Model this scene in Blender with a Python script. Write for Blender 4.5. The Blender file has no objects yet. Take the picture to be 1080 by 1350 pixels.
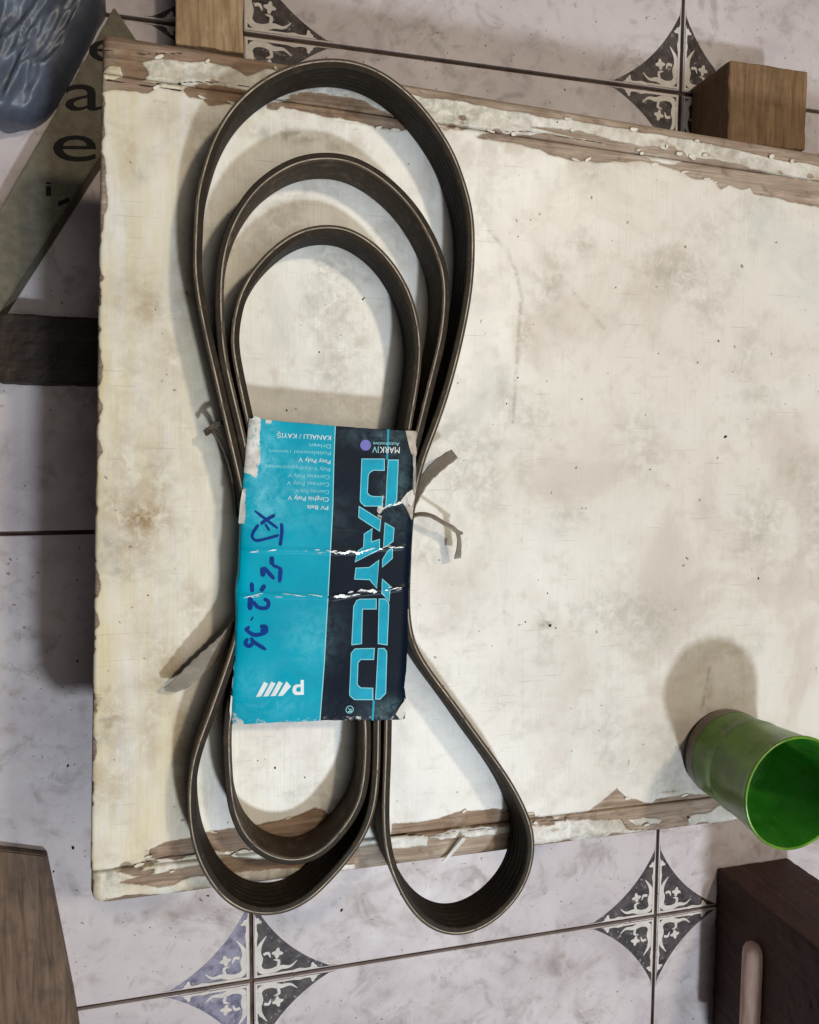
import bpy, bmesh, math, random
import numpy as np

# ------------------------------------------------------------------ camera, world, lamps
# Units: metres in Blender; plans below are in millimetres (X right, Y away, Z up); the table top is at Z = 95, the floor at Z = FZ.
sc = bpy.context.scene
col = sc.collection
MM = 0.001
FZ = -55.6

cam_data = bpy.data.cameras.new("camera")
cam = bpy.data.objects.new("camera", cam_data)
col.objects.link(cam)
from mathutils import Matrix, Vector
CAM_ROT = Matrix(((0.96815492, 0.01414238, -0.24995208),
                  (0.00515280, 0.99706600, 0.07637302),
                  (0.25029882, -0.07522887, 0.96524148)))
cam.matrix_world = Matrix.Translation((-0.0236146, 0.34892902, 0.50034115)) @ CAM_ROT.to_4x4()
cam_data.sensor_fit = 'HORIZONTAL'
cam_data.sensor_width = 36.0
cam_data.lens = 36.0 * 1028.92 / 1080.0
cam_data.clip_start = 0.01
cam_data.clip_end = 100.0
sc.camera = cam

world = bpy.data.worlds.new("World")
sc.world = world
world.use_nodes = True
bg = world.node_tree.nodes["Background"]
bg.inputs["Color"].default_value = (0.93, 0.92, 1.0, 1)
bg.inputs["Strength"].default_value = 0.04

def lamp(name, loc, target, power, size, color):
    d = bpy.data.lights.new(name, 'AREA')
    d.shape = 'DISK'
    d.size = size
    d.energy = power
    d.color = color
    o = bpy.data.objects.new(name, d)
    col.objects.link(o)
    o.location = loc
    o.rotation_euler = (Vector(target) - Vector(loc)).to_track_quat('-Z', 'Y').to_euler()
    return o

# the room's lamps: a cool one on the near right, a warm one on the far right; plus an added broad soft fill light overhead right
lamp("lamp_cool", (0.50, -0.78, 1.70), (0.08, 0.32, 0.09), 27.0, 0.14, (0.80, 0.90, 1.0))
lamp("lamp_warm", (0.75, 0.95, 1.70), (0.08, 0.32, 0.09), 14.0, 0.14, (1.0, 0.86, 0.66))
lamp("fill_soft", (0.46, 0.25, 1.60), (0.08, 0.32, 0.09), 7.4, 0.9, (1.0, 0.95, 0.86))

sc.render.engine = 'CYCLES'
sc.cycles.use_denoising = True
sc.cycles.max_bounces = 8
sc.view_settings.view_transform = 'Standard'
sc.view_settings.look = 'None'
sc.view_settings.gamma = 1.0
sc.view_settings.use_curve_mapping = False
sc.view_settings.exposure = 0.0

# ------------------------------------------------------------------ helpers
rng = random.Random(7)

def lin(r, g, b):
    f = lambda c: (c / 255 / 12.92) if c / 255 <= 0.04045 else ((c / 255 + 0.045) / 1.055) ** 2.4
    return (f(r), f(g), f(b), 1.0)

class NT:
    """small node-tree builder"""
    def __init__(self, name):
        self.m = bpy.data.materials.new(name)
        self.m.use_nodes = True
        self.t = self.m.node_tree
        self.b = self.t.nodes["Principled BSDF"]
    def n(self, kind, **kw):
        nd = self.t.nodes.new(kind)
        for k, v in kw.items():
            if k in nd.inputs.keys() if hasattr(nd.inputs, 'keys') else False:
                nd.inputs[k].default_value = v
            else:
                setattr(nd, k, v)
        return nd
    def l(self, a, b):
        self.t.links.new(a, b)
    def coord(self, scale=(1, 1, 1), rot=(0, 0, 0)):
        tc = self.t.nodes.new('ShaderNodeTexCoord')
        mp = self.t.nodes.new('ShaderNodeMapping')
        mp.inputs['Scale'].default_value = scale
        mp.inputs['Rotation'].default_value = rot
        geo = self.t.nodes.new('ShaderNodeNewGeometry')
        self.l(geo.outputs['Position'], mp.inputs['Vector'])
        return mp.outputs[0]
    def noise(self, vec, scale, detail=4, rough=0.55, dist=0.0):
        nd = self.t.nodes.new('ShaderNodeTexNoise')
        nd.inputs['Scale'].default_value = scale
        nd.inputs['Detail'].default_value = detail
        nd.inputs['Roughness'].default_value = rough
        nd.inputs['Distortion'].default_value = dist
        if vec is not None:
            self.l(vec, nd.inputs['Vector'])
        return nd.outputs['Fac']
    def ramp(self, fac, stops):
        nd = self.t.nodes.new('ShaderNodeValToRGB')
        el = nd.color_ramp.elements
        while len(el) < len(stops):
            el.new(0.5)
        for e, (p, c) in zip(el, stops):
            e.position = p
            e.color = c if len(c) == 4 else (*c, 1)
        self.l(fac, nd.inputs[0])
        return nd.outputs[0]
    def step(self, fac, a, b):
        nd = self.t.nodes.new('ShaderNodeMapRange')
        nd.interpolation_type = 'SMOOTHSTEP'
        nd.inputs['From Min'].default_value = a
        nd.inputs['From Max'].default_value = b
        self.l(fac, nd.inputs['Value'])
        return nd.outputs[0]
    def math(self, op, a, b=None):
        nd = self.t.nodes.new('ShaderNodeMath')
        nd.operation = op
        for i, v in enumerate((a, b)):
            if v is None:
                continue
            if isinstance(v, (int, float)):
                nd.inputs[i].default_value = v
            else:
                self.l(v, nd.inputs[i])
        return nd.outputs[0]
    def mix(self, fac, a, b, mode='MIX'):
        nd = self.t.nodes.new('ShaderNodeMix')
        nd.data_type = 'RGBA'
        nd.blend_type = mode
        if isinstance(fac, (int, float)):
            nd.inputs[0].default_value = fac
        else:
            self.l(fac, nd.inputs[0])
        for i, v in ((6, a), (7, b)):
            if isinstance(v, tuple):
                nd.inputs[i].default_value = v if len(v) == 4 else (*v, 1)
            else:
                self.l(v, nd.inputs[i])
        return nd.outputs[2]
    def bump(self, height, strength=0.3, dist=0.001):
        nd = self.t.nodes.new('ShaderNodeBump')
        nd.inputs['Strength'].default_value = strength
        nd.inputs['Distance'].default_value = dist
        self.l(height, nd.inputs['Height'])
        self.l(nd.outputs[0], self.b.inputs['Normal'])
    def out(self, color=None, rough=None, spec=None):
        if color is not None:
            if isinstance(color, tuple):
                self.b.inputs['Base Color'].default_value = color if len(color) == 4 else (*color, 1)
            else:
                self.l(color, self.b.inputs['Base Color'])
        if rough is not None:
            if isinstance(rough, (int, float)):
                self.b.inputs['Roughness'].default_value = rough
            else:
                self.l(rough, self.b.inputs['Roughness'])
        if spec is not None:
            self.b.inputs['Specular IOR Level'].default_value = spec
        return self.m

def attr(t, name):
    a = t.t.nodes.new('ShaderNodeAttribute')
    a.attribute_name = name
    s = t.t.nodes.new('ShaderNodeSeparateColor')
    t.l(a.outputs['Color'], s.inputs[0])
    return s.outputs[0], s.outputs[1], s.outputs[2], a.outputs['Alpha']

def obj_mm(name, verts, faces, mats, parent=None, smooth=False, mat_idx=None, uvs=None):
    """mesh object from millimetre coordinates; origin stays at the world origin of its parent"""
    me = bpy.data.meshes.new(name)
    v = np.asarray(verts, dtype=np.float64) * MM
    me.from_pydata(v.tolist(), [], [list(map(int, f)) for f in faces])
    for m in (mats if isinstance(mats, (list, tuple)) else [mats]):
        me.materials.append(m)
    if mat_idx is not None:
        me.polygons.foreach_set('material_index', np.asarray(mat_idx, dtype=np.int32))
    if smooth:
        me.polygons.foreach_set('use_smooth', np.ones(len(me.polygons), dtype=bool))
    me.update()
    o = bpy.data.objects.new(name, me)
    col.objects.link(o)
    if parent is not None:
        o.parent = parent
        o.matrix_parent_inverse = parent.matrix_world.inverted()
    return o

def empty(name, loc_mm):
    o = bpy.data.objects.new(name, None)
    o.location = Vector(loc_mm) * MM
    o.empty_display_size = 0.01
    col.objects.link(o)
    bpy.context.view_layer.update()
    return o

def tag(o, label, cat, group=None):
    o['label'] = label
    o['category'] = cat
    if group:
        o['group'] = group
    return o

def set_color_attr(o, name, rgba):
    a = o.data.color_attributes.new(name, 'FLOAT_COLOR', 'POINT')
    a.data.foreach_set('color', np.ascontiguousarray(rgba, dtype=np.float32).ravel())

def fix_normals(o):
    bm = bmesh.new(); bm.from_mesh(o.data)
    bmesh.ops.recalc_face_normals(bm, faces=bm.faces)
    bm.to_mesh(o.data); bm.free()

# value noise in numpy (millimetre coordinates)
def vnoise(x, y, cell, seed=0, octaves=3):
    r = np.random.RandomState(seed)
    tot = np.zeros_like(x, dtype=np.float64); amp = 1.0; norm = 0
    for k in range(octaves):
        g = r.rand(128, 128)
        u = np.asarray(x) / cell + 37.3 * k + 50; v = np.asarray(y) / cell + 11.7 * k + 50
        iu = np.floor(u).astype(int); iv = np.floor(v).astype(int)
        fu = u - iu; fv = v - iv
        fu = fu * fu * (3 - 2 * fu); fv = fv * fv * (3 - 2 * fv)
        a = g[iu % 128, iv % 128]; b = g[(iu + 1) % 128, iv % 128]
        c = g[iu % 128, (iv + 1) % 128]; d = g[(iu + 1) % 128, (iv + 1) % 128]
        tot += amp * ((a * (1 - fu) + b * fu) * (1 - fv) + (c * (1 - fu) + d * fu) * fv)
        norm += amp; amp *= 0.5; cell *= 0.5
    return tot / norm

def poly_sd(x, y, poly):
    """signed distance to a polygon, positive inside"""
    p = np.asarray(poly, float)[:, :2]
    d2 = np.full(x.shape, 1e18); inside = np.zeros(x.shape, bool)
    n = len(p)
    for i in range(n):
        x0, y0 = p[i]; x1, y1 = p[(i + 1) % n]
        ex, ey = x1 - x0, y1 - y0
        wx, wy = x - x0, y - y0
        t = np.clip((wx * ex + wy * ey) / (ex * ex + ey * ey + 1e-12), 0, 1)
        d2 = np.minimum(d2, (wx - ex * t) ** 2 + (wy - ey * t) ** 2)
        if y0 != y1:
            c = ((y0 <= y) != (y1 <= y)) & (x < (x1 - x0) * (y - y0) / (y1 - y0) + x0)
            inside ^= c
    d = np.sqrt(d2)
    return np.where(inside, d, -d)

def line_d(x, y, pts):
    d2 = np.full(x.shape, 1e18)
    for (x0, y0), (x1, y1) in zip(pts[:-1], pts[1:]):
        ex, ey = x1 - x0, y1 - y0
        wx, wy = x - x0, y - y0
        t = np.clip((wx * ex + wy * ey) / (ex * ex + ey * ey + 1e-12), 0, 1)
        d2 = np.minimum(d2, (wx - ex * t) ** 2 + (wy - ey * t) ** 2)
    return np.sqrt(d2)

def spline(pts, step, closed=False):
    """Catmull-Rom (centripetal-ish) through pts (N x k), resampled at about `step` mm"""
    P = np.asarray(pts, float)
    n = len(P); out = []
    rngi = range(n if closed else n - 1)
    for i in rngi:
        if closed:
            p0, p1, p2, p3 = P[(i - 1) % n], P[i], P[(i + 1) % n], P[(i + 2) % n]
        else:
            p0, p1, p2, p3 = P[max(i - 1, 0)], P[i], P[i + 1], P[min(i + 2, n - 1)]
        for t in np.linspace(0, 1, 12, endpoint=False):
            out.append(0.5 * ((2 * p1) + (p2 - p0) * t + (2 * p0 - 5 * p1 + 4 * p2 - p3) * t * t + (3 * p1 - p0 - 3 * p2 + p3) * t ** 3))
    if not closed:
        out.append(P[-1])
    out = np.array(out)
    Q = np.vstack([out, out[:1]]) if closed else out
    s = np.concatenate([[0], np.cumsum(np.linalg.norm(np.diff(Q[:, :2], axis=0), axis=1))])
    m = max(3, int(round(s[-1] / step)))
    ss = np.linspace(0, s[-1], m, endpoint=not closed)
    return np.stack([np.interp(ss, s, Q[:, k]) for k in range(Q.shape[1])], 1)

def box_mesh(x0, x1, y0, y1, z0, z1, bev, seg=2):
    bm = bmesh.new()
    bmesh.ops.create_cube(bm, size=1)
    for v in bm.verts:
        v.co = Vector(((x0 + x1) / 2 + v.co.x * (x1 - x0), (y0 + y1) / 2 + v.co.y * (y1 - y0), (z0 + z1) / 2 + v.co.z * (z1 - z0)))
    if bev:
        bmesh.ops.bevel(bm, geom=list(bm.edges), offset=bev, segments=seg, affect='EDGES', profile=0.6)
    vs = [tuple(v.co) for v in bm.verts]; bm.verts.index_update()
    fs = [[v.index for v in f.verts] for f in bm.faces]
    bm.free()
    return vs, fs

# ------------------------------------------------------------------ materials
def mat_tile():
    t = NT("tile_glaze")
    v = t.coord()
    big = t.noise(v, 9, 5, 0.6, 0.4)
    c = t.ramp(big, [(0.28, lin(158, 148, 152)), (0.46, lin(187, 178, 180)), (0.60, lin(196, 188, 189)), (0.76, lin(170, 160, 164))])
    dirt = t.noise(v, 38, 6, 0.65, 0.6)
    c = t.mix(t.math('MULTIPLY', t.step(dirt, 0.52, 0.70), 0.50), c, lin(122, 112, 110))
    fine = t.noise(v, 190, 4, 0.6)
    c = t.mix(t.math('MULTIPLY', t.step(fine, 0.66, 0.76), 0.5), c, lin(105, 95, 92))
    grit = t.noise(v, 70, 3, 0.5)
    c = t.mix(t.math('MULTIPLY', t.step(grit, 0.56, 0.8), 0.45), c, lin(140, 120, 104))
    smear = t.noise(v, 16, 6, 0.7, 1.2)
    c = t.mix(t.math('MULTIPLY', t.step(smear, 0.50, 0.72), 0.45), c, lin(134, 116, 106))
    sp = t.noise(v, 330, 2, 0.4)
    c = t.mix(t.math('MULTIPLY', t.step(sp, 0.72, 0.77), 0.7), c, lin(84, 72, 64))
    t.bump(t.noise(v, 60, 4), 0.10, 0.0008)
    return t.out(c, t.ramp(dirt, [(0.3, (0.35,) * 3), (0.7, (0.6,) * 3)]), 0.35)

def mat_print(name, dark, mid):
    t = NT(name)
    v = t.coord()
    n = t.noise(v, 120, 4, 0.6)
    c = t.ramp(n, [(0.36, dark), (0.60, mid)])
    w = t.noise(v, 300, 3, 0.6)
    c = t.mix(t.math('MULTIPLY', t.step(w, 0.6, 0.72), 0.5), c, lin(180, 172, 170))
    return t.out(c, 0.5, 0.3)

def mat_grout():
    t = NT("grout")
    v = t.coord()
    c = t.ramp(t.noise(v, 60, 5), [(0.3, lin(52, 40, 34)), (0.7, lin(96, 80, 70))])
    t.bump(t.noise(v, 400, 3), 0.4, 0.001)
    return t.out(c, 0.9, 0.1)

def mat_table():
    """chipped off-white paint over weathered wood: 'wear' = bare wood, brown stain, grey grime, wood tone"""
    t = NT("painted_wood")
    bare, stain, grime, tone = attr(t, "wear")
    yel, crack, dull, _ = attr(t, "tint_crack")
    v = t.coord()
    fine = t.noise(v, 420, 5, 0.65)
    med = t.noise(v, 90, 5, 0.6, 0.3)
    big = t.noise(v, 14, 5, 0.6, 0.5)
    # paint
    c = t.ramp(big, [(0.28, lin(192, 191, 184)), (0.42, lin(216, 212, 206)), (0.52, lin(223, 221, 214)), (0.62, lin(215, 209, 203)), (0.76, lin(200, 200, 190))])
    c = t.mix(t.math('MULTIPLY', t.step(med, 0.50, 0.72), 0.38), c, lin(178, 172, 160))
    brush = t.noise(t.coord((700, 24, 1), (0, 0, 0.06)), 1.0, 3, 0.6, 0.1)
    c = t.mix(t.math('MULTIPLY', t.step(brush, 0.5, 0.75), 0.16), c, lin(170, 162, 148))
    streak = t.noise(t.coord((55, 9, 1)), 1.0, 5, 0.6, 0.2)
    yy = t.math('MULTIPLY', yel, t.step(streak, 0.25, 0.75))
    c = t.mix(yy, c, lin(205, 190, 150))
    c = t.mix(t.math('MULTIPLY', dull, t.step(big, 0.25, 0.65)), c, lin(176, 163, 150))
    st = t.math('MULTIPLY', stain, t.step(t.noise(v, 130, 5, 0.7, 0.4), 0.30, 0.62))
    c = t.mix(st, c, lin(140, 112, 72))
    gr = t.math('MULTIPLY', grime, t.step(t.noise(v, 160, 5, 0.7, 0.5), 0.32, 0.66))
    c = t.mix(gr, c, lin(134, 131, 118))
    speck = t.noise(v, 260, 2, 0.4)
    c = t.mix(t.math('MULTIPLY', t.step(speck, 0.74, 0.79), 0.75), c, lin(105, 95, 80))
    for rot, sc_ in (((0, 0, 0.5), (30, 900, 1)), ((0, 0, -0.9), (22, 700, 1)), ((0, 0, 1.5), (26, 800, 1))):
        scr = t.noise(t.coord(sc_, rot), 1.0, 2, 0.5, 0.0)
        c = t.mix(t.math('MULTIPLY', t.step(scr, 0.70, 0.76), 0.35), c, lin(150, 142, 130))
    # wood
    gv = t.coord((25, 420, 60))
    grain = t.noise(gv, 1.0, 6, 0.65, 0.8)
    wd = t.ramp(grain, [(0.25, lin(84, 62, 45)), (0.5, lin(122, 94, 71)), (0.75, lin(148, 120, 94))])
    wl = t.ramp(grain, [(0.25, lin(122, 106, 94)), (0.5, lin(158, 143, 128)), (0.75, lin(192, 178, 163))])
    wood = t.mix(tone, wd, wl)
    wood = t.mix(t.math('MULTIPLY', t.step(med, 0.52, 0.7), 0.5), wood, lin(84, 64, 48))
    # keep ragged flakes of paint inside the bare patches
    b2 = t.math('ADD', bare, t.math('MULTIPLY', t.math('SUBTRACT', fine, 0.5), 0.55))
    b2 = t.math('ADD', b2, t.math('MULTIPLY', t.math('SUBTRACT', med, 0.5), 0.35))
    mask = t.step(b2, 0.44, 0.54)
    rim = t.math('MULTIPLY', t.step(b2, 0.16, 0.44), 0.6)
    c = t.mix(rim, c, lin(142, 122, 98))
    c = t.mix(mask, c, wood)
    c = t.mix(t.step(crack, 0.35, 0.75), c, lin(40, 30, 24))
    h = t.math('SUBTRACT', t.math('MULTIPLY', fine, 0.25), mask)
    h = t.math('ADD', h, t.math('MULTIPLY', brush, 0.25))
    h = t.math('ADD', h, t.math('MULTIPLY', med, 0.35))
    h = t.math('ADD', h, t.math('MULTIPLY', t.math('MULTIPLY', grain, mask), 0.6))
    t.bump(h, 0.55, 0.0007)
    return t.out(c, t.ramp(mask, [(0, (0.42,) * 3), (1, (0.8,) * 3)]), 0.35)

def mat_wood(name, a, b, c3, grain_axis=0, rough=0.6):
    t = NT(name)
    s = [18, 18, 18]
    for k in range(3):
        if k != grain_axis:
            s[k] = 240
    g = t.noise(t.coord(tuple(s)), 1.0, 6, 0.6, 1.0)
    c = t.ramp(g, [(0.28, a), (0.5, b), (0.75, c3)])
    v = t.coord()
    c = t.mix(t.math('MULTIPLY', t.step(t.noise(v, 70, 5), 0.5, 0.75), 0.5), c, a)
    t.bump(t.math('ADD', g, t.noise(v, 300, 3)), 0.3, 0.0006)
    return t.out(c, rough, 0.3)

def mat_rubber(name, dark, mid, dust, rough=0.55, dustamt=0.5):
    t = NT(name)
    v = t.coord()
    n = t.noise(v, 70, 5, 0.6, 0.3)
    c = t.ramp(n, [(0.3, dark), (0.7, mid)])
    d = t.noise(v, 160, 5, 0.65)
    c = t.mix(t.math('MULTIPLY', t.step(d, 0.48, 0.75), dustamt), c, dust)
    t.bump(t.noise(v, 900, 3), 0.25, 0.0003)
    return t.out(c, t.ramp(n, [(0.2, (rough - 0.1,) * 3), (0.8, (rough + 0.15,) * 3)]), 0.2)

def mat_card(name, base, worn):
    """printed, lacquered paper; 'scuff' = where the print is rubbed down to white paper, plus tape glints painted along the creases"""
    t = NT(name)
    scuff_glint, haze, torn, _ = attr(t, "scuff_glint")
    v = t.coord()
    n = t.noise(v, 45, 5, 0.6, 0.4)
    c = t.mix(t.math('MULTIPLY', t.step(n, 0.35, 0.75), 0.35), base, worn)
    f = t.noise(v, 420, 5, 0.7)
    hz = t.math('MULTIPLY', haze, t.step(t.noise(v, 210, 5, 0.65, 0.5), 0.30, 0.70))
    c = t.mix(hz, c, t.mix(0.4, worn, lin(170, 222, 232)))
    sm = t.step(t.math('ADD', scuff_glint, t.math('MULTIPLY', t.math('SUBTRACT', f, 0.5), 1.1)), 0.42, 0.60)
    paper = t.ramp(t.noise(v, 160, 5), [(0.3, lin(176, 168, 160)), (0.7, lin(222, 219, 214))])
    c = t.mix(sm, c, paper)
    tm = t.step(t.math('ADD', torn, t.math('MULTIPLY', t.math('SUBTRACT', f, 0.5), 0.35)), 0.45, 0.55)
    c = t.mix(tm, c, t.ramp(t.noise(v, 200, 5), [(0.3, lin(150, 138, 126)), (0.7, lin(196, 186, 176))]))
    t.bump(t.math('ADD', t.math('MULTIPLY', n, 1.0), t.math('MULTIPLY', t.math('ADD', f, sm), 0.12)), 0.25, 0.0009)
    return t.out(c, t.ramp(sm, [(0, (0.30,) * 3), (1, (0.8,) * 3)]), 0.06)

def mat_plain(name, c, rough=0.5, spec=0.4, var=0.15):
    t = NT(name)
    v = t.coord()
    n = t.noise(v, 160, 4, 0.6)
    dk = tuple(x * (1 - var * 2) for x in c[:3]) + (1,)
    cc = t.mix(t.step(n, 0.3, 0.7), dk, c)
    return t.out(cc, rough, spec)

M = dict(
    tile=mat_tile(),
    print_brown=mat_print("tile_print_brown", lin(38, 31, 32), lin(76, 67, 67)),
    print_blue=mat_print("tile_print_blue", lin(92, 90, 112), lin(138, 134, 152)),
    print_white=mat_plain("tile_print_white", lin(205, 198, 192), 0.45, 0.3, 0.08),
    grout=mat_grout(),
    table=mat_table(),
    under=mat_wood("table_wood", lin(70, 50, 36), lin(104, 78, 56), lin(130, 100, 74)),
    back=mat_rubber("belt_backing", lin(52, 42, 32), lin(74, 61, 48), lin(118, 103, 86), 0.65, 0.55),
    cord=mat_rubber("belt_cord", lin(118, 108, 96), lin(186, 176, 160), lin(52, 45, 38), 0.7, 1.0),
    rib=mat_rubber("belt_ribs", lin(32, 26, 18), lin(46, 37, 27), lin(82, 69, 54), 0.65, 0.4),
    teal=mat_card("card_teal", lin(0, 146, 172), lin(0, 176, 200)),
    navy=mat_card("card_navy", lin(10, 22, 36), lin(18, 30, 44)),
    inkteal=mat_plain("ink_teal", lin(10, 158, 188), 0.4, 0.1, 0.08),
    inkline=mat_plain("ink_line", lin(120, 200, 214), 0.35, 0.5, 0.08),
    inkwhite=mat_plain("ink_white", lin(214, 222, 226), 0.4, 0.4, 0.08),
    inkpale=mat_plain("ink_pale", lin(130, 205, 216), 0.4, 0.4, 0.1),
    inkviolet=mat_plain("ink_violet", lin(84, 84, 176), 0.35, 0.5, 0.1),
    marker=mat_plain("marker_blue", lin(0, 54, 132), 0.4, 0.08, 0.1),
    paper=mat_plain("torn_paper", lin(214, 210, 204), 0.75, 0.2, 0.08),
    glint_tear=mat_plain("glint_tear_white", lin(236, 240, 244), 0.12, 0.9, 0.03),  # white for the painted tape glints and for the tear
    strap_dark=mat_rubber("strap_dark", lin(70, 62, 54), lin(96, 87, 77), lin(124, 115, 104), 0.65, 0.5),
    strap=mat_rubber("strap_rubber", lin(112, 104, 94), lin(140, 131, 120), lin(164, 156, 144), 0.65, 0.5),
)

# ------------------------------------------------------------------ floor and tiles
floor = obj_mm("floor", [(-700, -700, FZ - 3), (1000, -700, FZ - 3), (1000, 1300, FZ - 3), (-700, 1300, FZ - 3)], [(0, 1, 2, 3)], M['grout'])
floor['kind'] = 'structure'

TS = 333.33
TX, TY = 2.62, -38.77
G = 1.4     # half grout gap
tv, tf = box_mesh(G, TS - G, G, TS - G, -9, 0, 0.8, 2)
tile_me = None
L = 63.5
def quarter_motif():
    """printed corner ornament, in tile-corner coordinates (corner at 0,0; arms along +x and +y)"""
    g = G + 1.0
    dark = [(g, g)]
    for a in np.linspace(0, 1, 15):
        # concave edge from the tip on x to the tip on y
        px = (1 - a) ** 2 * 1.0 + 2 * a * (1 - a) * 0.30
        py = a ** 2 * 1.0 + 2 * a * (1 - a) * 0.30
        dark.append((max(g, px * L), max(g, py * L)))
    light = []
    def ribbon(pts, w0, w1, w2):
        c = spline([(x * L, y * L) for x, y in pts], 1.2)
        n = len(c)
        t = np.gradient(c, axis=0); t /= np.linalg.norm(t, axis=1)[:, None]
        nn = np.stack([-t[:, 1], t[:, 0]], 1)
        s = np.linspace(0, 1, n)
        w = np.where(s < 0.5, w0 + (w1 - w0) * s * 2, w1 + (w2 - w1) * (s * 2 - 1))[:, None] * L
        a_, b_ = c + nn * w, c - nn * w
        light.append([[a_[k], a_[k + 1], b_[k + 1], b_[k]] for k in range(n - 1)])
    ribbon([(.52, .17), (.44, .11), (.33, .115), (.22, .085), (.12, .10), (.075, .16)], .004, .032, .034)
    ribbon([(.075, .16), (.095, .25), (.075, .33), (.10, .42), (.17, .52)], .034, .032, .004)
    ribbon([(.135, .30), (.19, .31), (.215, .25)], .016, .018, .004)
    ribbon([(.30, .135), (.31, .20), (.25, .22)], .016, .018, .004)
    ribbon([(.045, .48), (.055, .56), (.05, .62)], .018, .02, .006)
    ribbon([(.48, .045), (.56, .055), (.62, .05)], .018, .02, .006)
    def blob(cx, cy, r, petals, ph):
        pts = []
        for k in range(20):
            a = 2 * math.pi * k / 20
            rr = r * (1 + 0.33 * math.cos(petals * a + ph))
            pts.append(((cx + rr * math.cos(a)) * L, (cy + rr * math.sin(a)) * L))
        light.append([np.array(pts)])
    blob(.295, .295, .052, 4, 0.6)
    blob(.075, .71, .035, 3, 1.0)
    blob(.71, .075, .035, 3, 1.0)
    # pale stripes that run along the grout
    light.append([np.array([(g, g), (.80 * L, g), (.74 * L, g + 1.5), (g + 1.5, g + 1.5)])])
    light.append([np.array([(g, g), (g + 1.5, g + 1.5), (g + 1.5, .74 * L), (g, .80 * L)])])
    return np.array(dark), light
DARK, LIGHT = quarter_motif()

def ngon_mesh(name, polys, z):
    bm = bmesh.new()
    for group in polys:                       # each stroke a hair above the one before
        for p in group:
            bm.faces.new([bm.verts.new((x * MM, y * MM, z * MM)) for x, y in p])
        z += 0.03
    bmesh.ops.triangulate(bm, faces=bm.faces)
    bmesh.ops.recalc_face_normals(bm, faces=bm.faces)
    for f in bm.faces:
        if f.normal.z < 0:
            f.normal_flip()
    me = bpy.data.meshes.new(name)
    bm.to_mesh(me); bm.free()
    return me

motif_me = {}
def motif(sx, sy, kind):
    key = (sx, sy, kind)
    if key not in motif_me:
        tr = lambda p: [(x * sx, y * sy) for x, y in p]
        a = ngon_mesh("corner_ornament", [[tr(DARK)]], 0.12); a.materials.append(M['print_' + kind])
        b = ngon_mesh("ornament_scroll", [[tr(q) for q in g_] for g_ in LIGHT], 0.24); b.materials.append(M['print_white'])
        motif_me[key] = (a, b)
    return motif_me[key]

def corner_kind(i, j):
    return 'blue' if (i == 0 and j == 0) else 'brown'

for i in range(-1, 2):
    for j in range(-1, 3):
        if tile_me is None:
            t0 = obj_mm("tile", tv, tf, M['tile'], floor)
            tile_me = t0.data
            tl = t0
        else:
            tl = bpy.data.objects.new("tile", tile_me)
            col.objects.link(tl)
            tl.parent = floor
        tl.location = ((TX + i * TS) * MM, (TY + j * TS) * MM, FZ * MM + rng.uniform(-0.0002, 0.0002))
        for (cx, cy, sx, sy) in ((0, 0, 1, 1), (1, 0, -1, 1), (0, 1, 1, -1), (1, 1, -1, -1)):
            X, Y = (i + cx) * TS, (j + cy) * TS
            if not (-190 < X < 500 and -160 < Y < 720):
                continue
            kind = corner_kind(i + cx, j + cy)
            if (i + cx, j + cy) == (0, 0) and sx == 1:
                kind = 'brown'
            a, b = motif(sx, sy, kind)
            oa = bpy.data.objects.new("corner_ornament", a); col.objects.link(oa); oa.parent = tl
            oa.location = (cx * TS * MM, cy * TS * MM, 0)
            ob = bpy.data.objects.new("ornament_scroll", b); col.objects.link(ob); ob.parent = tl
            ob.location = oa.location

# ------------------------------------------------------------------ the low painted table
TOP = 95.0
RX = 470.0                                           # right end, outside the picture
def y_top(x):  return 545.2 - (x + 70) * 0.0385      # far edge
def y_jt(x):   return 526.0 - (x + 70) * 0.0330      # joint of the far rail
Y_BOT, Y_JB = 118.0, 137.0                           # near edge, joint of the near rail
def x_left(y):                                       # left edge, with a rounded near corner
    d = np.clip(8.0 - (np.asarray(y, float) - Y_BOT), 0, 8.0)
    return -83.8 + (y - 137) * 0.0372 + 8.0 - np.sqrt(np.maximum(64.0 - d * d, 0))

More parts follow.
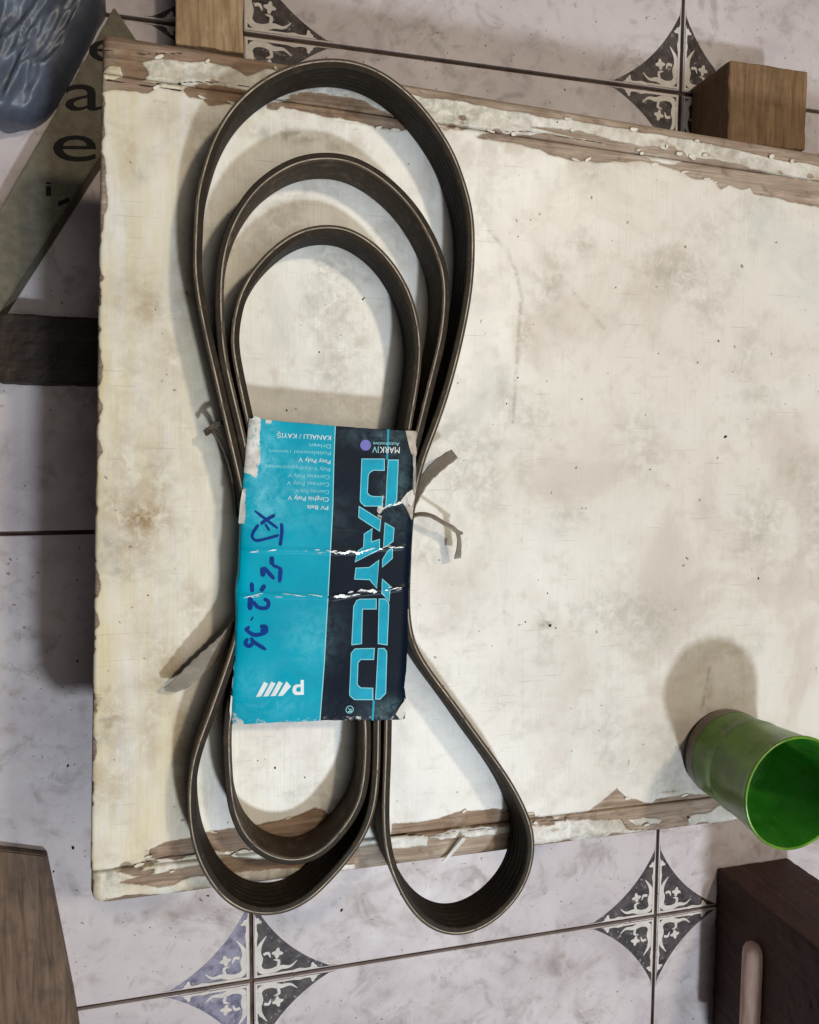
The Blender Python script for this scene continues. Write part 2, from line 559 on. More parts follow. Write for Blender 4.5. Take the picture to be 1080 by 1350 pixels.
BARE = [   # (outline, tone: 0 dark brown wood .. 1 pale weathered wood)
    ([(-71.2, 548.0), (-32.5, 547.7), (1.4, 546.5), (33.1, 544.0), (25.5, 538.7), (6.8, 537.2), (-2.0, 532.9), (-9.2, 535.9), (-22.1, 537.1), (-41.7, 535.7), (-51.4, 533.5), (-48.1, 527.6), (-50.9, 524.2), (-63.8, 523.3), (-71.8, 523.7)], 0.3),
    ([(-71.8, 524.8), (-63.8, 523.7), (-50.9, 524.5), (-41.9, 523.1), (-47.5, 519.3), (-54.4, 519.6), (-63.2, 518.9), (-72.0, 516.9)], 0.45),
    ([(-31.8, 522.9), (-25.1, 526.2), (-11.5, 526.0), (3.1, 525.6), (-2.5, 518.1), (-11.6, 518.2), (-20.2, 516.5), (-23.0, 519.0), (-29.4, 519.3)], 0.12),
    ([(12.3, 521.2), (25.4, 528.2), (36.9, 528.0), (54.3, 528.2), (64.6, 523.7), (82.3, 517.7), (76.6, 515.2), (54.3, 516.6), (36.8, 518.1), (23.5, 519.2)], 0.25),
    ([(116.0, 515.4), (130.9, 522.4), (154.9, 522.2), (183.9, 520.0), (211.0, 518.6), (244.3, 518.1), (261.7, 518.1), (288.9, 515.5), (299.9, 513.5), (339.7, 510.5), (340.4, 496.4), (300.5, 501.0), (289.5, 501.8), (287.2, 505.5), (281.2, 503.2), (272.9, 505.1), (266.9, 502.0), (262.2, 507.1), (246.2, 506.5), (242.7, 509.1), (214.5, 513.6), (193.4, 509.9), (171.8, 509.5), (155.1, 512.3), (138.8, 515.0)], 0.75),
    ([(40.7, 543.5), (81.0, 542.5), (138.8, 540.9), (201.9, 539.3), (245.1, 537.4), (299.0, 532.0), (338.5, 530.8), (339.1, 521.5), (299.4, 523.0), (245.5, 527.9), (202.2, 529.6), (138.9, 531.5), (109.0, 533.6), (88.3, 532.8), (64.2, 534.5), (40.7, 536.2)], 0.6),
    ([(147.8, 524.6), (174.6, 525.1), (207.1, 521.1), (240.8, 521.1), (243.3, 518.9), (207.2, 518.6), (174.7, 521.9)], 0.8),
    ([(-56.3, 141.9), (-54.3, 146.1), (-48.0, 148.1), (-37.1, 148.8), (-28.8, 151.0), (-15.3, 151.8), (-2.1, 152.3), (19.8, 154.8), (29.2, 157.5), (36.1, 155.0), (54.0, 150.0), (54.0, 137.1), (31.6, 138.2), (12.5, 139.3), (-7.7, 138.9), (-26.6, 141.7), (-43.0, 138.5)], 0.30),
    ([(-69.7, 130.0), (-55.4, 132.1), (-34.4, 133.7), (-16.3, 136.3), (7.2, 131.6), (31.5, 129.7), (54.0, 130.2), (54.0, 124.2), (23.3, 124.8), (-4.7, 127.7), (-33.3, 127.9), (-51.4, 125.1)], 0.40),
    ([(71.9, 143.6), (89.3, 143.3), (98.1, 144.0), (114.1, 147.0), (126.4, 145.1), (131.9, 146.3), (150.1, 143.4), (150.2, 134.3), (127.0, 135.2), (114.2, 137.2), (99.0, 135.5), (95.5, 134.2), (89.3, 135.8), (71.9, 136.6)], 0.35),
    ([(71.9, 129.7), (92.0, 128.4), (92.9, 133.2), (115.2, 130.9), (135.8, 131.0), (150.3, 129.7), (150.6, 115.1), (109.1, 115.1), (72.0, 116.6)], 0.85),
    ([(52.3, 133.0), (71.9, 133.1), (72.0, 118.3), (52.3, 119.2)], 0.9),
    ([(152.1, 138.6), (171.2, 135.5), (189.6, 136.6), (202.8, 144.4), (209.6, 149.2), (216.3, 142.9), (226.6, 139.9), (233.3, 137.2), (235.8, 140.3), (257.7, 141.2), (271.6, 139.3), (286.9, 133.7), (275.3, 128.2), (260.3, 127.5), (260.6, 120.7), (241.2, 119.7), (217.4, 123.5), (212.7, 130.6), (176.0, 134.0), (155.9, 135.0)], 0.6),
    ([(-72.5, 494.4), (-70.0, 488.1), (-68.5, 476.7), (-68.1, 467.3), (-69.3, 458.4), (-70.8, 450.5), (-72.4, 444.1), (-75.8, 442.4), (-74.5, 494.2)], 0.75),
    ([(-76.2, 412.6), (-74.2, 409.8), (-73.2, 407.0), (-74.7, 404.4), (-77.4, 404.7)], 0.5),
    ([(-78.1, 348.2), (-75.4, 344.5), (-75.2, 337.2), (-77.1, 332.0), (-79.1, 332.1)], 0.6),
]
KEEP = [   # flakes of paint that still hold inside the bare strips
    [(-69.1, 526.5), (-66.3, 529.5), (-60.9, 529.5), (-59.7, 526.2), (-63.8, 523.7), (-68.1, 523.8)],
    [(97.7, 133.5), (104.4, 136.2), (127.0, 135.7), (140.0, 133.2), (140.0, 130.1), (117.9, 131.4), (100.0, 131.4)],
    [(216.7, 129.2), (229.0, 129.7), (241.4, 127.3), (239.5, 124.2), (224.0, 125.5)],
    [(128.3, 522.6), (147.8, 523.8), (156.7, 523.2), (147.9, 519.9), (132.2, 519.1)],
    [(214.3, 517.7), (231.2, 516.8), (242.0, 515.4), (236.2, 511.9), (221.6, 513.4)],
]
STAIN = [  # brown stains: x, y, rx, ry, strength
    (*(-55.7, 316.2), 13, 11, 0.95), (*(-63.0, 322.6), 8, 6, 0.5), (*(-45.4, 313.0), 9, 7, 0.45), (*(-70.7, 214.5), 6, 12, 0.6), (*(-78.6, 226.7), 5, 5, 0.7),
    (*(-50.2, 419.6), 9, 9, 0.5), (*(-43.1, 239.7), 9, 16, 0.5), (*(-48.7, 232.3), 12, 9, 0.45),
    (*(145.4, 414.1), 4.5, 12, 0.6), (*(51.6, 504.7), 7, 5, 0.45), (*(270.8, 200.5), 2.5, 12, 0.4), (*(-27.0, 490.4), 4, 30, 0.4),
    (*(-32.5, 435.9), 5, 30, 0.45), (*(-38.3, 192.0), 6, 40, 0.5),
    (*(-48.6, 331.9), 9, 16, 0.5), (*(-59.9, 301.9), 14, 8, 0.5), (*(-64.3, 343.1), 7, 12, 0.35), (*(-52.8, 209.1), 5, 22, 0.4), (*(-71.5, 179.5), 8, 16, 0.35),
    (*(-55.6, 427.3), 11, 8, 0.35), (*(-40.3, 395.2), 6, 20, 0.35), (*(-57.7, 491.0), 6, 16, 0.3), (*(-41.8, 510.2), 8, 10, 0.3), (*(-0.8, 511.1), 10, 6, 0.25),
]
GRIME = [
    (*(17.8, 506.5), 17, 3.5, 0.95), (*(238.3, 452.4), 28, 15, 0.55), (*(258.9, 436.4), 16, 12, 0.4), (*(160.6, 441.5), 10, 16, 0.5), (*(180.6, 465.4), 6, 9, 0.6),
    (*(164.9, 452.1), 7, 6, 0.5), (*(150.7, 368.7), 12, 10, 0.45), (*(146.6, 343.4), 7, 16, 0.35), (*(221.9, 352.3), 16, 24, 0.30), (*(301.0, 306.8), 18, 22, 0.45),
    (*(134.8, 376.7), 6, 16, 0.5), (*(222.6, 252.1), 24, 18, 0.42), (*(172.5, 313.4), 14, 9, 0.35), (*(-62.0, 288.8), 12, 5, 0.55), (*(162.1, 251.5), 5, 3, 0.95),  # the widest entry is only a faint grey blob
    (*(-1.1, 482.0), 9, 12, 0.25), (*(52.4, 441.1), 7, 5, 0.3), (*(-52.8, 480.9), 3.5, 3.5, 0.5), (*(-62.0, 451.9), 8, 30, 0.2), (*(257.2, 479.4), 20, 12, 0.3),
    (*(42.6, 502.7), 5, 3, 0.6), (*(-67.7, 500.4), 5, 4, 0.5), (*(-51.9, 255.8), 9, 40, 0.2), (*(288.5, 406.8), 10, 20, 0.3), (*(107.6, 264.0), 18, 14, 0.16),
    (*(-56.6, 376.4), 20, 40, 0.2), (*(-67.4, 202.6), 12, 30, 0.2), (*(130.4, 219.7), 25, 14, 0.15), (*(192.3, 188.2), 25, 18, 0.16),
]
GLINES = [  # scratches and dirty lines: points, half width, strength
    ([(124.7, 467.5), (134.9, 458.2), (140.8, 446.5), (144.1, 432.5), (142.7, 414.0), (142.1, 397.5), (140.6, 376.8), (139.9, 366.0)], 1.2, 0.85),
    ([(157.1, 457.7), (162.6, 451.9), (176.7, 436.3), (193.5, 419.5)], 1.6, 0.55),
    ([(35.3, 386.3), (36.0, 368.8)], 0.8, 0.4),
    ([(270.6, 219.3), (267.9, 205.4), (266.3, 193.7)], 1.3, 0.8),
    ([(-37.2, 475.2), (-35.6, 446.6), (-37.5, 413.7)], 2.4, 0.3),
    ([(-78.3, 224.8), (-73.9, 228.3), (-72.4, 232.1)], 1.2, 0.8),
    ([(-76.4, 215.0), (-70.7, 215.7)], 1.6, 0.8),
]
CRACKS = [
    ([(-72.4, 137.6), (-62.2, 137.8), (-54.1, 140.0), (-44.4, 140.4), (-33.9, 140.2), (-24.7, 141.1)], 0.65),
    ([(71.5, 136.7), (89.3, 135.4), (95.5, 133.7), (108.9, 135.2), (140.0, 133.7), (155.0, 135.1), (176.0, 134.0)], 0.45),
    ([(-32.9, 522.4), (-50.2, 522.5), (-67.1, 523.3)], 0.40),
    ([(-45.0, 523.8), (-27.5, 527.0), (-11.5, 528.5), (-0.6, 527.7)], 0.35),
    ([(121.9, 519.6), (147.9, 522.3), (174.7, 521.1), (207.2, 519.5)], 0.35),
    ([(212.7, 130.6), (220.0, 122.7), (242.7, 119.0), (259.5, 120.4)], 0.4),
    ([(-70.1, 537.2), (-49.9, 537.1), (-32.6, 540.0)], 0.35),
]
def wear_at(x, y):
    dx = (vnoise(x, y, 9, 11) - 0.5) * 5.0; dy = (vnoise(x, y, 9, 12) - 0.5) * 3.6
    X, Y = x + dx * 0.6, y + dy * 0.6
    bare = np.zeros_like(x); tone = np.full(x.shape, 0.55)
    for poly, tn in BARE:
        p = np.asarray(poly); lo = p.min(0) - 8; hi = p.max(0) + 8
        s = (x > lo[0]) & (x < hi[0]) & (y > lo[1]) & (y < hi[1])
        if not s.any():
            continue
        d = poly_sd(X[s], Y[s], poly)
        b = np.clip(0.5 + d / 2.6, 0, 1)
        cur = bare[s]
        tt = tone[s]; tt = np.where(b > cur, tn, tt); tone[s] = tt
        bare[s] = np.maximum(cur, b)
    # ragged chipping along the left edge and the outer arrises
    el = x - x_left(y)
    chip = (vnoise(x, y, 7, 21, 4) - 0.56) * 9
    bare = np.maximum(bare, np.clip(0.5 + (0.9 + chip - el) / 1.6, 0, 1))
    eb = y - Y_BOT
    bare = np.maximum(bare, np.clip(0.5 + (1.6 + (vnoise(x, y, 10, 22, 4) - 0.5) * 10 - eb) / 2.0, 0, 1))
    et = y_top(x) - y
    bare = np.maximum(bare, np.clip(0.5 + (2.2 + (vnoise(x, y, 12, 23, 4) - 0.5) * 10 - et) / 2.0, 0, 1))
    # small loose flakes near both rails
    nr = np.exp(-((y - Y_JB) / 9.0) ** 2) + np.exp(-((y - y_jt(x)) / 9.0) ** 2)
    bare = np.maximum(bare, np.clip((vnoise(x, y * 2.2, 11, 24, 4) - 0.60) * 6, 0, 1) * np.clip(nr, 0, 1))
    for poly in KEEP:
        d = poly_sd(X, Y, poly)
        bare = bare * (1 - np.clip(0.5 + d / 1.6, 0, 1))
    st = np.zeros_like(x); gr = np.zeros_like(x)
    for L_, arr in ((STAIN, st), (GRIME, gr)):
        for cx, cy, rx, ry, a in L_:
            e = np.exp(-(((X - cx) / rx) ** 2 + ((Y - cy) / ry) ** 2) * 0.9) * a
            np.maximum(arr, e, out=arr)
    for pts, w, a in GLINES:
        d = line_d(x + dx * 0.25, y + dy * 0.25, pts)
        np.maximum(gr, np.exp(-(d / w) ** 2) * a * (0.35 + vnoise(x, y, 6, 31) * 0.9), out=gr)
    gr = np.maximum(gr, np.clip((vnoise(x, y, 42, 33, 5) - 0.56) * 2.0, 0, 0.40))
    st = np.maximum(st, np.clip((vnoise(x, y, 30, 34, 5) - 0.60) * 2.4, 0, 0.4) * np.clip((90 - x) / 120, 0, 1))
    rail = np.clip((Y_JB + 2 - y) / 2, 0, 1) + np.clip((y - y_jt(x) + 2) / 2, 0, 1)
    gr = np.maximum(gr, rail * np.clip(vnoise(x * 0.5, y, 12, 38, 4) * 1.5 - 0.25, 0, 0.75))
    near = np.exp(-((y - Y_JB) / 14.0) ** 2) + np.exp(-((y - y_jt(x)) / 12.0) ** 2)
    st = np.maximum(st, np.clip(vnoise(x, y, 16, 39, 4) - 0.42, 0, 1) * 1.6 * np.clip(near, 0, 1))
    yel = np.clip((22 - x) / 85, 0, 1) * 0.95 + np.clip((vnoise(x, y, 60, 35) - 0.5), 0, 1) * 0.25
    dull = np.clip((x - 105) / 110 + (vnoise(x, y, 55, 37, 4) - 0.5) * 1.4, 0, 1) * 0.55  # tints the paint darker towards the right
    ck = np.zeros_like(x)
    for pts, w in CRACKS:
        d = line_d(x + dx * 0.15, y + dy * 0.3, pts)
        np.maximum(ck, np.clip(1.2 - d / w * (0.6 + vnoise(x, y, 5, 41)), 0, 1), out=ck)
    tone = np.clip(tone + (vnoise(x, y, 14, 36) - 0.5) * 0.7, 0, 1)
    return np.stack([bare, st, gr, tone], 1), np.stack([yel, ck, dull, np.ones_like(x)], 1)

def strip_mesh(name, ylo, yhi, xs, nt, zfun, parent, thick):
    """a board: dense upper skin between the lines ylo(x), yhi(x) plus sides and underside"""
    T = np.linspace(0, 1, nt)
    V = []
    for t in T:
        yy = ylo(xs) * (1 - t) + yhi(xs) * t
        xl = x_left(yy)
        xx = xl + (xs - xs[0]) / (xs[-1] - xs[0]) * (RX - xl)
        V.append(np.stack([xx, yy], 1))
    V = np.array(V)
    xx, yy = V[..., 0].ravel(), V[..., 1].ravel()
    w1, w2 = wear_at(xx, yy)
    z = zfun(xx, yy) - 0.55 * np.clip((w1[:, 0] - 0.35) * 3, 0, 1) + (vnoise(xx, yy, 40, 51) - 0.5) * 0.5
    z -= 0.7 * w2[:, 1]
    nx = len(xs)
    verts = np.stack([xx, yy, z], 1)
    idx = np.arange(nt * nx).reshape(nt, nx)
    f = np.stack([idx[:-1, :-1], idx[:-1, 1:], idx[1:, 1:], idx[1:, :-1]], -1).reshape(-1, 4)
    ring = np.concatenate([idx[0, :], idx[1:, -1], idx[-1, -2::-1], idx[-2:0:-1, 0]])
    base = len(verts)
    low = verts[ring].copy(); low[:, 2] = TOP - thick
    verts = np.vstack([verts, low])
    faces = f.tolist()
    m = len(ring)
    for k in range(m):
        k2 = (k + 1) % m
        faces.append([int(ring[k2]), int(ring[k]), base + k, base + k2])
    faces.append([base + k for k in range(m)][::-1])
    o = obj_mm(name, verts, faces, M['table'], parent, smooth=True)
    pad = np.tile([[0.6, 0, 0, 0.4]], (m, 1)); pad2 = np.tile([[0.2, 0, 0, 1]], (m, 1))
    set_color_attr(o, "wear", np.vstack([w1, pad])); set_color_attr(o, "tint_crack", np.vstack([w2, pad2]))
    return o

table = empty("low_table", (120, 330, FZ))
tag(table, "low wooden table with chipped off-white paint standing on the tiled floor", "table")
xs = np.concatenate([np.arange(0, 440, 0.9), np.arange(440, 554, 4.0)])
def edge_round(d, r):          # drop of a rounded arris at distance d from the edge
    d = np.clip(d, 0, r)
    return -(r - np.sqrt(np.maximum(r * r - (r - d) ** 2, 0)))
zp = lambda x, y: TOP + edge_round(x - x_left(y), 2.0) + edge_round(y - (Y_JB + 0.45), 0.8) + edge_round(y_jt(x) - 0.45 - y, 0.8)
zb = lambda x, y: TOP - 0.4 + edge_round(x - x_left(y) + 0.0, 5.0) + edge_round(y - Y_BOT, 6.0) + edge_round(Y_JB - 0.45 - y, 1.0)
zt = lambda x, y: TOP - 0.4 + edge_round(x - x_left(y), 4.0) + edge_round(y_top(x) - y, 4.0) + edge_round(y - (y_jt(x) + 0.45), 1.0)
c_ = lambda v: (lambda x: np.full_like(x, v))
xw = lambda x: x - 83.0
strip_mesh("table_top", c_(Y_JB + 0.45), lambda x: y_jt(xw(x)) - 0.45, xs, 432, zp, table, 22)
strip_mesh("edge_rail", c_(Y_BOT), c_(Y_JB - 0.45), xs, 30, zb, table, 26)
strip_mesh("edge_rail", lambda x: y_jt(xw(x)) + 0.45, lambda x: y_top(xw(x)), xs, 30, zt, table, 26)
# loose curled flakes of paint along the peeled strips, too many and too small to count
fr = random.Random(12)
cand_x = np.array([fr.uniform(-82, 345) for _ in range(60000)])
cand_y = np.array([fr.choice((fr.uniform(118, 165), fr.uniform(498, 544))) for _ in range(60000)])
cb = wear_at(cand_x, cand_y)[0][:, 0]
ok = np.where((cb > 0.30) & (cb < 0.62) & (cand_y < y_top(cand_x) - 4) & (cand_y > Y_BOT + 5) & (cand_x > x_left(cand_y) + 2))[0][:60]
V = []; F = []
for q in ok:
    cx, cy = cand_x[q], cand_y[q]
    ln, wd, an = fr.uniform(0.8, 2.6), fr.uniform(0.4, 1.0), fr.gauss(0, 0.3)
    curl, base = fr.uniform(0.2, 0.9), TOP + 0.05
    b0 = len(V); ns = 5
    for a in range(ns):
        u = a / (ns - 1) * 2 - 1
        for b in (-1, 1):
            ww_ = wd * (1 - 0.5 * abs(u) ** 2) * fr.uniform(0.75, 1.2)
            px_, py_ = u * ln, b * ww_
            zz = base + curl * (0.5 + 0.5 * b) * 0.8 + curl * 0.35 * u * u
            V.append((cx + px_ * math.cos(an) - py_ * math.sin(an), cy + px_ * math.sin(an) + py_ * math.cos(an), zz))
    for a in range(ns - 1):
        F.append((b0 + a * 2, b0 + a * 2 + 2, b0 + a * 2 + 3, b0 + a * 2 + 1))
fl = obj_mm("paint_flakes", V, F, mat_plain("paint_flake", lin(214, 206, 192), 0.6, 0.3, 0.12), table)
fl['kind'] = 'stuff'
sm = fl.modifiers.new("thickness", 'SOLIDIFY'); sm.thickness = 0.0003
for (x, y) in ((-52, 150), (-46, 505), (420, 150), (420, 490)):
    v, f = box_mesh(x - 17, x + 17, y - 17, y + 17, FZ + 0.3, TOP - 21.8, 2)
    obj_mm("leg", v, f, M['under'], table)

# ------------------------------------------------------------------ the ribbed belt
BW = 24.0
BT = TOP + BW
BELT = [(-25.9, 455.1), (-25.1, 466.0), (-22.5, 476.4), (-19.0, 487.9), (-14.1, 498.2), (-8.2, 507.2), (0.5, 516.3), (9.2, 522.8), (19.0, 528.1), (29.7, 531.5), (40.6, 533.1), (50.8, 532.3), (60.1, 529.6), (70.2, 523.8), (80.2, 515.7), (88.4, 506.5), (95.5, 496.3), (100.4, 485.1), (104.1, 474.4), (106.2, 463.4), (106.5, 442.9), (104.7, 424.8), (100.1, 401.9), (93.9, 379.0), (88.0, 362.1), (81.7, 346.0), (77.8, 331.0), (75.2, 313.0), (74.1, 289.7), (73.8, 268.3), (76.3, 252.4), (83.7, 238.0), (98.6, 217.6), (111.4, 199.4), (129.4, 174.0), (140.3, 153.8), (144.5, 140.0), (144.3, 127.1), (139.7, 113.1), (131.0, 102.3), (120.1, 94.8), (108.0, 91.5), (96.5, 93.3), (85.9, 100.0), (77.9, 109.6), (72.1, 120.4), (67.5, 131.8), (64.7, 142.8), (63.4, 155.2), (63.4, 171.5), (64.1, 191.6), (64.4, 210.7), (64.8, 231.4), (65.9, 262.8), (68.5, 301.5), (73.1, 332.2), (79.3, 355.9), (82.4, 368.5), (87.4, 388.6), (91.6, 406.1), (93.1, 418.6), (93.4, 432.4), (91.3, 443.1), (87.3, 452.4), (79.8, 464.7), (70.9, 474.5), (59.1, 483.2), (46.0, 488.7), (33.2, 489.2), (20.6, 486.3), (9.5, 480.0), (-1.4, 470.1), (-10.6, 455.2), (-15.2, 441.1), (-16.7, 429.9), (-17.2, 417.8), (-16.1, 396.1), (-12.5, 377.5), (-8.8, 361.5), (-4.5, 339.9), (-0.5, 310.6), (-2.3, 273.7), (-8.4, 244.0), (-14.3, 226.4), (-16.0, 212.5), (-15.8, 193.5), (-14.2, 174.5), (-8.9, 159.2), (-0.2, 149.1), (8.8, 144.0), (17.1, 142.1), (26.0, 143.4), (35.3, 149.4), (44.7, 160.3), (50.6, 171.7), (53.0, 187.8), (53.3, 209.7), (51.0, 226.4), (43.2, 244.6), (28.8, 276.1), (12.2, 310.4), (1.6, 338.1), (-3.2, 360.9), (-5.6, 372.3), (-8.2, 385.4), (-10.5, 399.8), (-9.3, 411.2), (-6.1, 423.2), (0.4, 434.5), (9.6, 444.5), (19.0, 451.5), (28.0, 455.0), (36.8, 456.0), (44.5, 455.2), (57.6, 448.2), (67.6, 437.6), (74.6, 425.1), (78.1, 412.3), (79.4, 401.2), (78.7, 389.1), (76.8, 376.7), (74.1, 361.9), (69.2, 332.2), (63.4, 294.0), (60.0, 251.3), (58.8, 227.8), (58.5, 210.0), (58.1, 186.1), (56.2, 167.4), (51.8, 154.2), (45.1, 144.1), (34.8, 132.9), (24.3, 123.5), (13.9, 118.6), (3.7, 117.7), (-7.1, 120.5), (-17.0, 127.9), (-24.8, 139.5), (-30.7, 154.2), (-33.3, 171.7), (-32.7, 191.4), (-29.6, 205.0), (-24.8, 217.8), (-19.6, 232.0), (-14.1, 247.4), (-9.2, 264.3), (-6.1, 285.0), (-5.2, 306.3), (-6.4, 327.2), (-10.1, 345.7), (-14.1, 363.9), (-18.7, 385.5), (-22.6, 403.6), (-25.4, 419.1), (-26.9, 434.5)]
belt = empty("ribbed_belt", (35, 240, TOP))
tag(belt, "long black ribbed rubber drive belt coiled into loops under the blue sleeve", "belt")
path = spline(BELT, 1.6, closed=True)
# light smoothing removes tracing wobble
for _ in range(22):
    path = 0.5 * path + 0.25 * (np.roll(path, 1, 0) + np.roll(path, -1, 0))
npth = len(path)
tang = np.roll(path, -1, 0) - np.roll(path, 1, 0)
tang /= np.linalg.norm(tang, axis=1)[:, None]
nor = np.stack([-tang[:, 1], tang[:, 0]], 1)          # left-hand side = backing (outer side of the first arc)
ss = np.arange(npth) / npth * 2 * math.pi
wob = 0.5 * np.sin(ss * 5 + 1.0) + 0.35 * np.sin(ss * 13 + 2.0)
lean = 0.5 * np.sin(ss * 3 + 0.5) + 0.3 * np.sin(ss * 8)

def sweep(name, prof, mat, closed_prof=True):
    """prof: list of (n, h): n = offset to the backing side, h = height above table (0..22)"""
    P = np.array(prof, float); m = len(P)
    V = np.empty((npth, m, 3))
    for k in range(m):
        n, h = P[k]
        off = n + lean * (1 - h / 22.0)
        V[:, k, 0] = path[:, 0] + nor[:, 0] * off
        V[:, k, 1] = path[:, 1] + nor[:, 1] * off
        V[:, k, 2] = TOP + 0.5 + h * (BW - 0.8 + 0.4 * wob) / 22.0 + 0.3 * (wob + 1)
    idx = np.arange(npth * m).reshape(npth, m)
    a = idx; b = np.roll(idx, -1, 0); 
    f = np.stack([a, b, np.roll(b, -1, 1), np.roll(a, -1, 1)], -1).reshape(-1, 4)
    o = obj_mm(name, V.reshape(-1, 3), f, mat, belt)
    return o

TH = 4.1
hb = TH / 2
sweep("backing", [(hb - 0.25, 0), (hb, 0.3), (hb, 7), (hb, 15), (hb, 21.7), (hb - 0.25, 22), (hb - 1.05, 22), (hb - 1.05, 0)], M['back'])
sweep("cord_layer", [(hb - 1.05, 0.15), (hb - 1.05, 21.95), (hb - 1.65, 21.95), (hb - 1.65, 0.15)], M['cord'])
prof = [(hb - 1.65, 0), (hb - 1.65, 22), (-hb + 0.5, 22), (-hb, 21.7)]
for k in range(6):
    h1 = 22 - (k + 1) * 22 / 6; 
    if k < 5:
        prof += [(-hb, h1 + 0.35), (-hb + 0.45, h1 + 0.1), (-hb + 0.45, h1 - 0.1), (-hb, h1 - 0.35)]
prof += [(-hb, 0.3), (-hb + 0.5, 0)]
sweep("ribbed_face", prof[::-1], M['rib'])
for ch in belt.children:
    fix_normals(ch)

# ------------------------------------------------------------------ the printed paper sleeve
CZ = BT + 1.9
sleeve = empty("paper_sleeve", (34, 288, TOP))
tag(sleeve, "worn blue and black printed paper sleeve wrapped round the belt bundle", "sleeve")
LEFT = [(-4.5, 364.8), (-6.2, 347.1), (-7.8, 329.0), (-8.7, 310.8), (-10.0, 288.7), (-11.3, 266.5), (-12.3, 247.9), (-13.6, 231.1), (-14.1, 216.7)]
MID = [(37.0, 361.4), (36.2, 343.6), (35.8, 324.9), (35.0, 309.9), (33.8, 287.2), (32.2, 260.5), (31.4, 245.2), (30.2, 229.8), (29.0, 215.1)]
RIGHT = [(78.6, 359.3), (78.3, 345.6), (77.2, 332.2), (76.5, 316.8), (75.4, 301.3), (74.7, 274.0), (74.0, 250.4), (73.3, 230.6), (73.0, 211.9)]
CREASE1 = [(-9.5, 301.2), (6.7, 301.5), (21.5, 300.8), (36.5, 299.6), (47.9, 299.3), (59.6, 300.9), (75.8, 301.3)]
CREASE2 = [(-10.5, 279.1), (1.1, 279.8), (21.3, 278.6), (36.4, 277.2), (47.9, 279.0), (59.6, 279.7), (75.5, 281.0)]
CREASE3 = [(-9.0, 313.0), (14.1, 311.4), (36.5, 309.8), (59.6, 307.5), (75.7, 306.7)]
TEAR = [(59.5, 320.1), (62.6, 321.6), (67.3, 323.0), (72.1, 324.5), (77.2, 327.6)]
def card_z(x, y):
    x = np.asarray(x, float); y = np.asarray(y, float)
    z = CZ + (vnoise(x, y, 26, 61, 2) - 0.5) * 1.5
    for cr, a in ((CREASE1, 0.55), (CREASE2, 0.65), (CREASE3, -0.25)):
        d = line_d(x, y, cr)
        z = z + a * np.exp(-(d / 1.3) ** 2) - 0.35 * a * np.exp(-(d / 6) ** 2)
    # the two long sides roll down over the belt
    yl = np.array(LEFT); yr = np.array(RIGHT)
    xl = np.interp(y, yl[::-1, 1], yl[::-1, 0]); xr = np.interp(y, yr[::-1, 1], yr[::-1, 0])
    for d in (x - xl, xr - x):
        z = z - 1.6 * np.exp(-np.clip(d, 0, None) / 1.4)
    return z

nv, nu1, nu2 = 330, 100, 92
def resamp(P, n):
    P = np.array(P); s = np.linspace(0, 1, n); t = np.linspace(0, 1, len(P))
    return np.stack([np.interp(s, t, P[:, k]) for k in (0, 1)], 1)
Lp, Mp, Rp = (resamp(q, nv) for q in (LEFT, MID, RIGHT))
vv = np.linspace(0, 1, nv)
edge_l = (vnoise(vv * 150, vv * 0, 9, 71, 4) - 0.5) * 1.6
edge_r = (vnoise(vv * 150, vv * 0 + 40, 7, 72, 4) - 0.5) * 2.0
Lp[:, 0] += edge_l; Rp[:, 0] += edge_r
grid = np.concatenate([Lp[:, None] + (Mp - Lp)[:, None] * np.linspace(0, 1, nu1)[None, :, None],
                       (Mp[:, None] + (Rp - Mp)[:, None] * np.linspace(0, 1, nu2)[None, :, None])[:, 1:]], 1)
nu = grid.shape[1]
# ragged short ends
uu = np.linspace(0, 1, nu)
for row, sgn, sd in ((0, 1, 73), (nv - 1, -1, 74)):
    r = (vnoise(uu * 90, uu * 0, 8, sd, 4) - 0.5) * 1.0
    for k in range(5):
        grid[abs(row - k), :, 1] += r * (1 - k / 5)
gx, gy = grid[..., 0].ravel(), grid[..., 1].ravel()
gz = card_z(gx, gy)
SC = np.zeros_like(gx); HZ = np.zeros_like(gx); TN = np.zeros_like(gx)
for poly, a in (([(-5.6, 365.9), (2.2, 365.3), (1.1, 356.2), (1.7, 346.4), (-0.6, 335.5), (-4.5, 337.7), (-7.3, 338.5), (-6.8, 350.8)], 0.62),
                ([(2.9, 365.3), (7.2, 364.7), (6.1, 361.7), (3.6, 362.4)], 0.7),
                ([(-8.8, 330.8), (-5.6, 331.9), (-6.5, 314.4), (-9.7, 314.4)], 0.75),
                ([(-13.2, 261.0), (-11.0, 260.9), (-12.3, 244.1), (-13.6, 231.1), (-14.6, 231.1)], 0.75),
                ([(-14.4, 223.6), (-11.5, 222.2), (-7.9, 218.1), (-7.9, 215.5), (-15.2, 215.7)], 0.55),
                ([(10.9, 365.4), (37.0, 362.9), (37.0, 360.7), (11.6, 362.9)], 0.42),
                ([(-6.8, 219.2), (29.0, 217.8), (73.4, 214.6), (73.8, 210.6), (28.6, 213.5), (-6.8, 214.6)], 0.40),
                ([(69.8, 214.9), (72.1, 222.7), (74.1, 224.6), (74.2, 210.5)], 0.5),
                ([(57.2, 320.1), (60.3, 328.5), (61.9, 327.7), (60.7, 313.2), (59.2, 310.2)], 0.55)):
    d = poly_sd(gx, gy, poly)
    SC = np.maximum(SC, np.clip(0.5 + d / 1.6, 0, 1) * a)
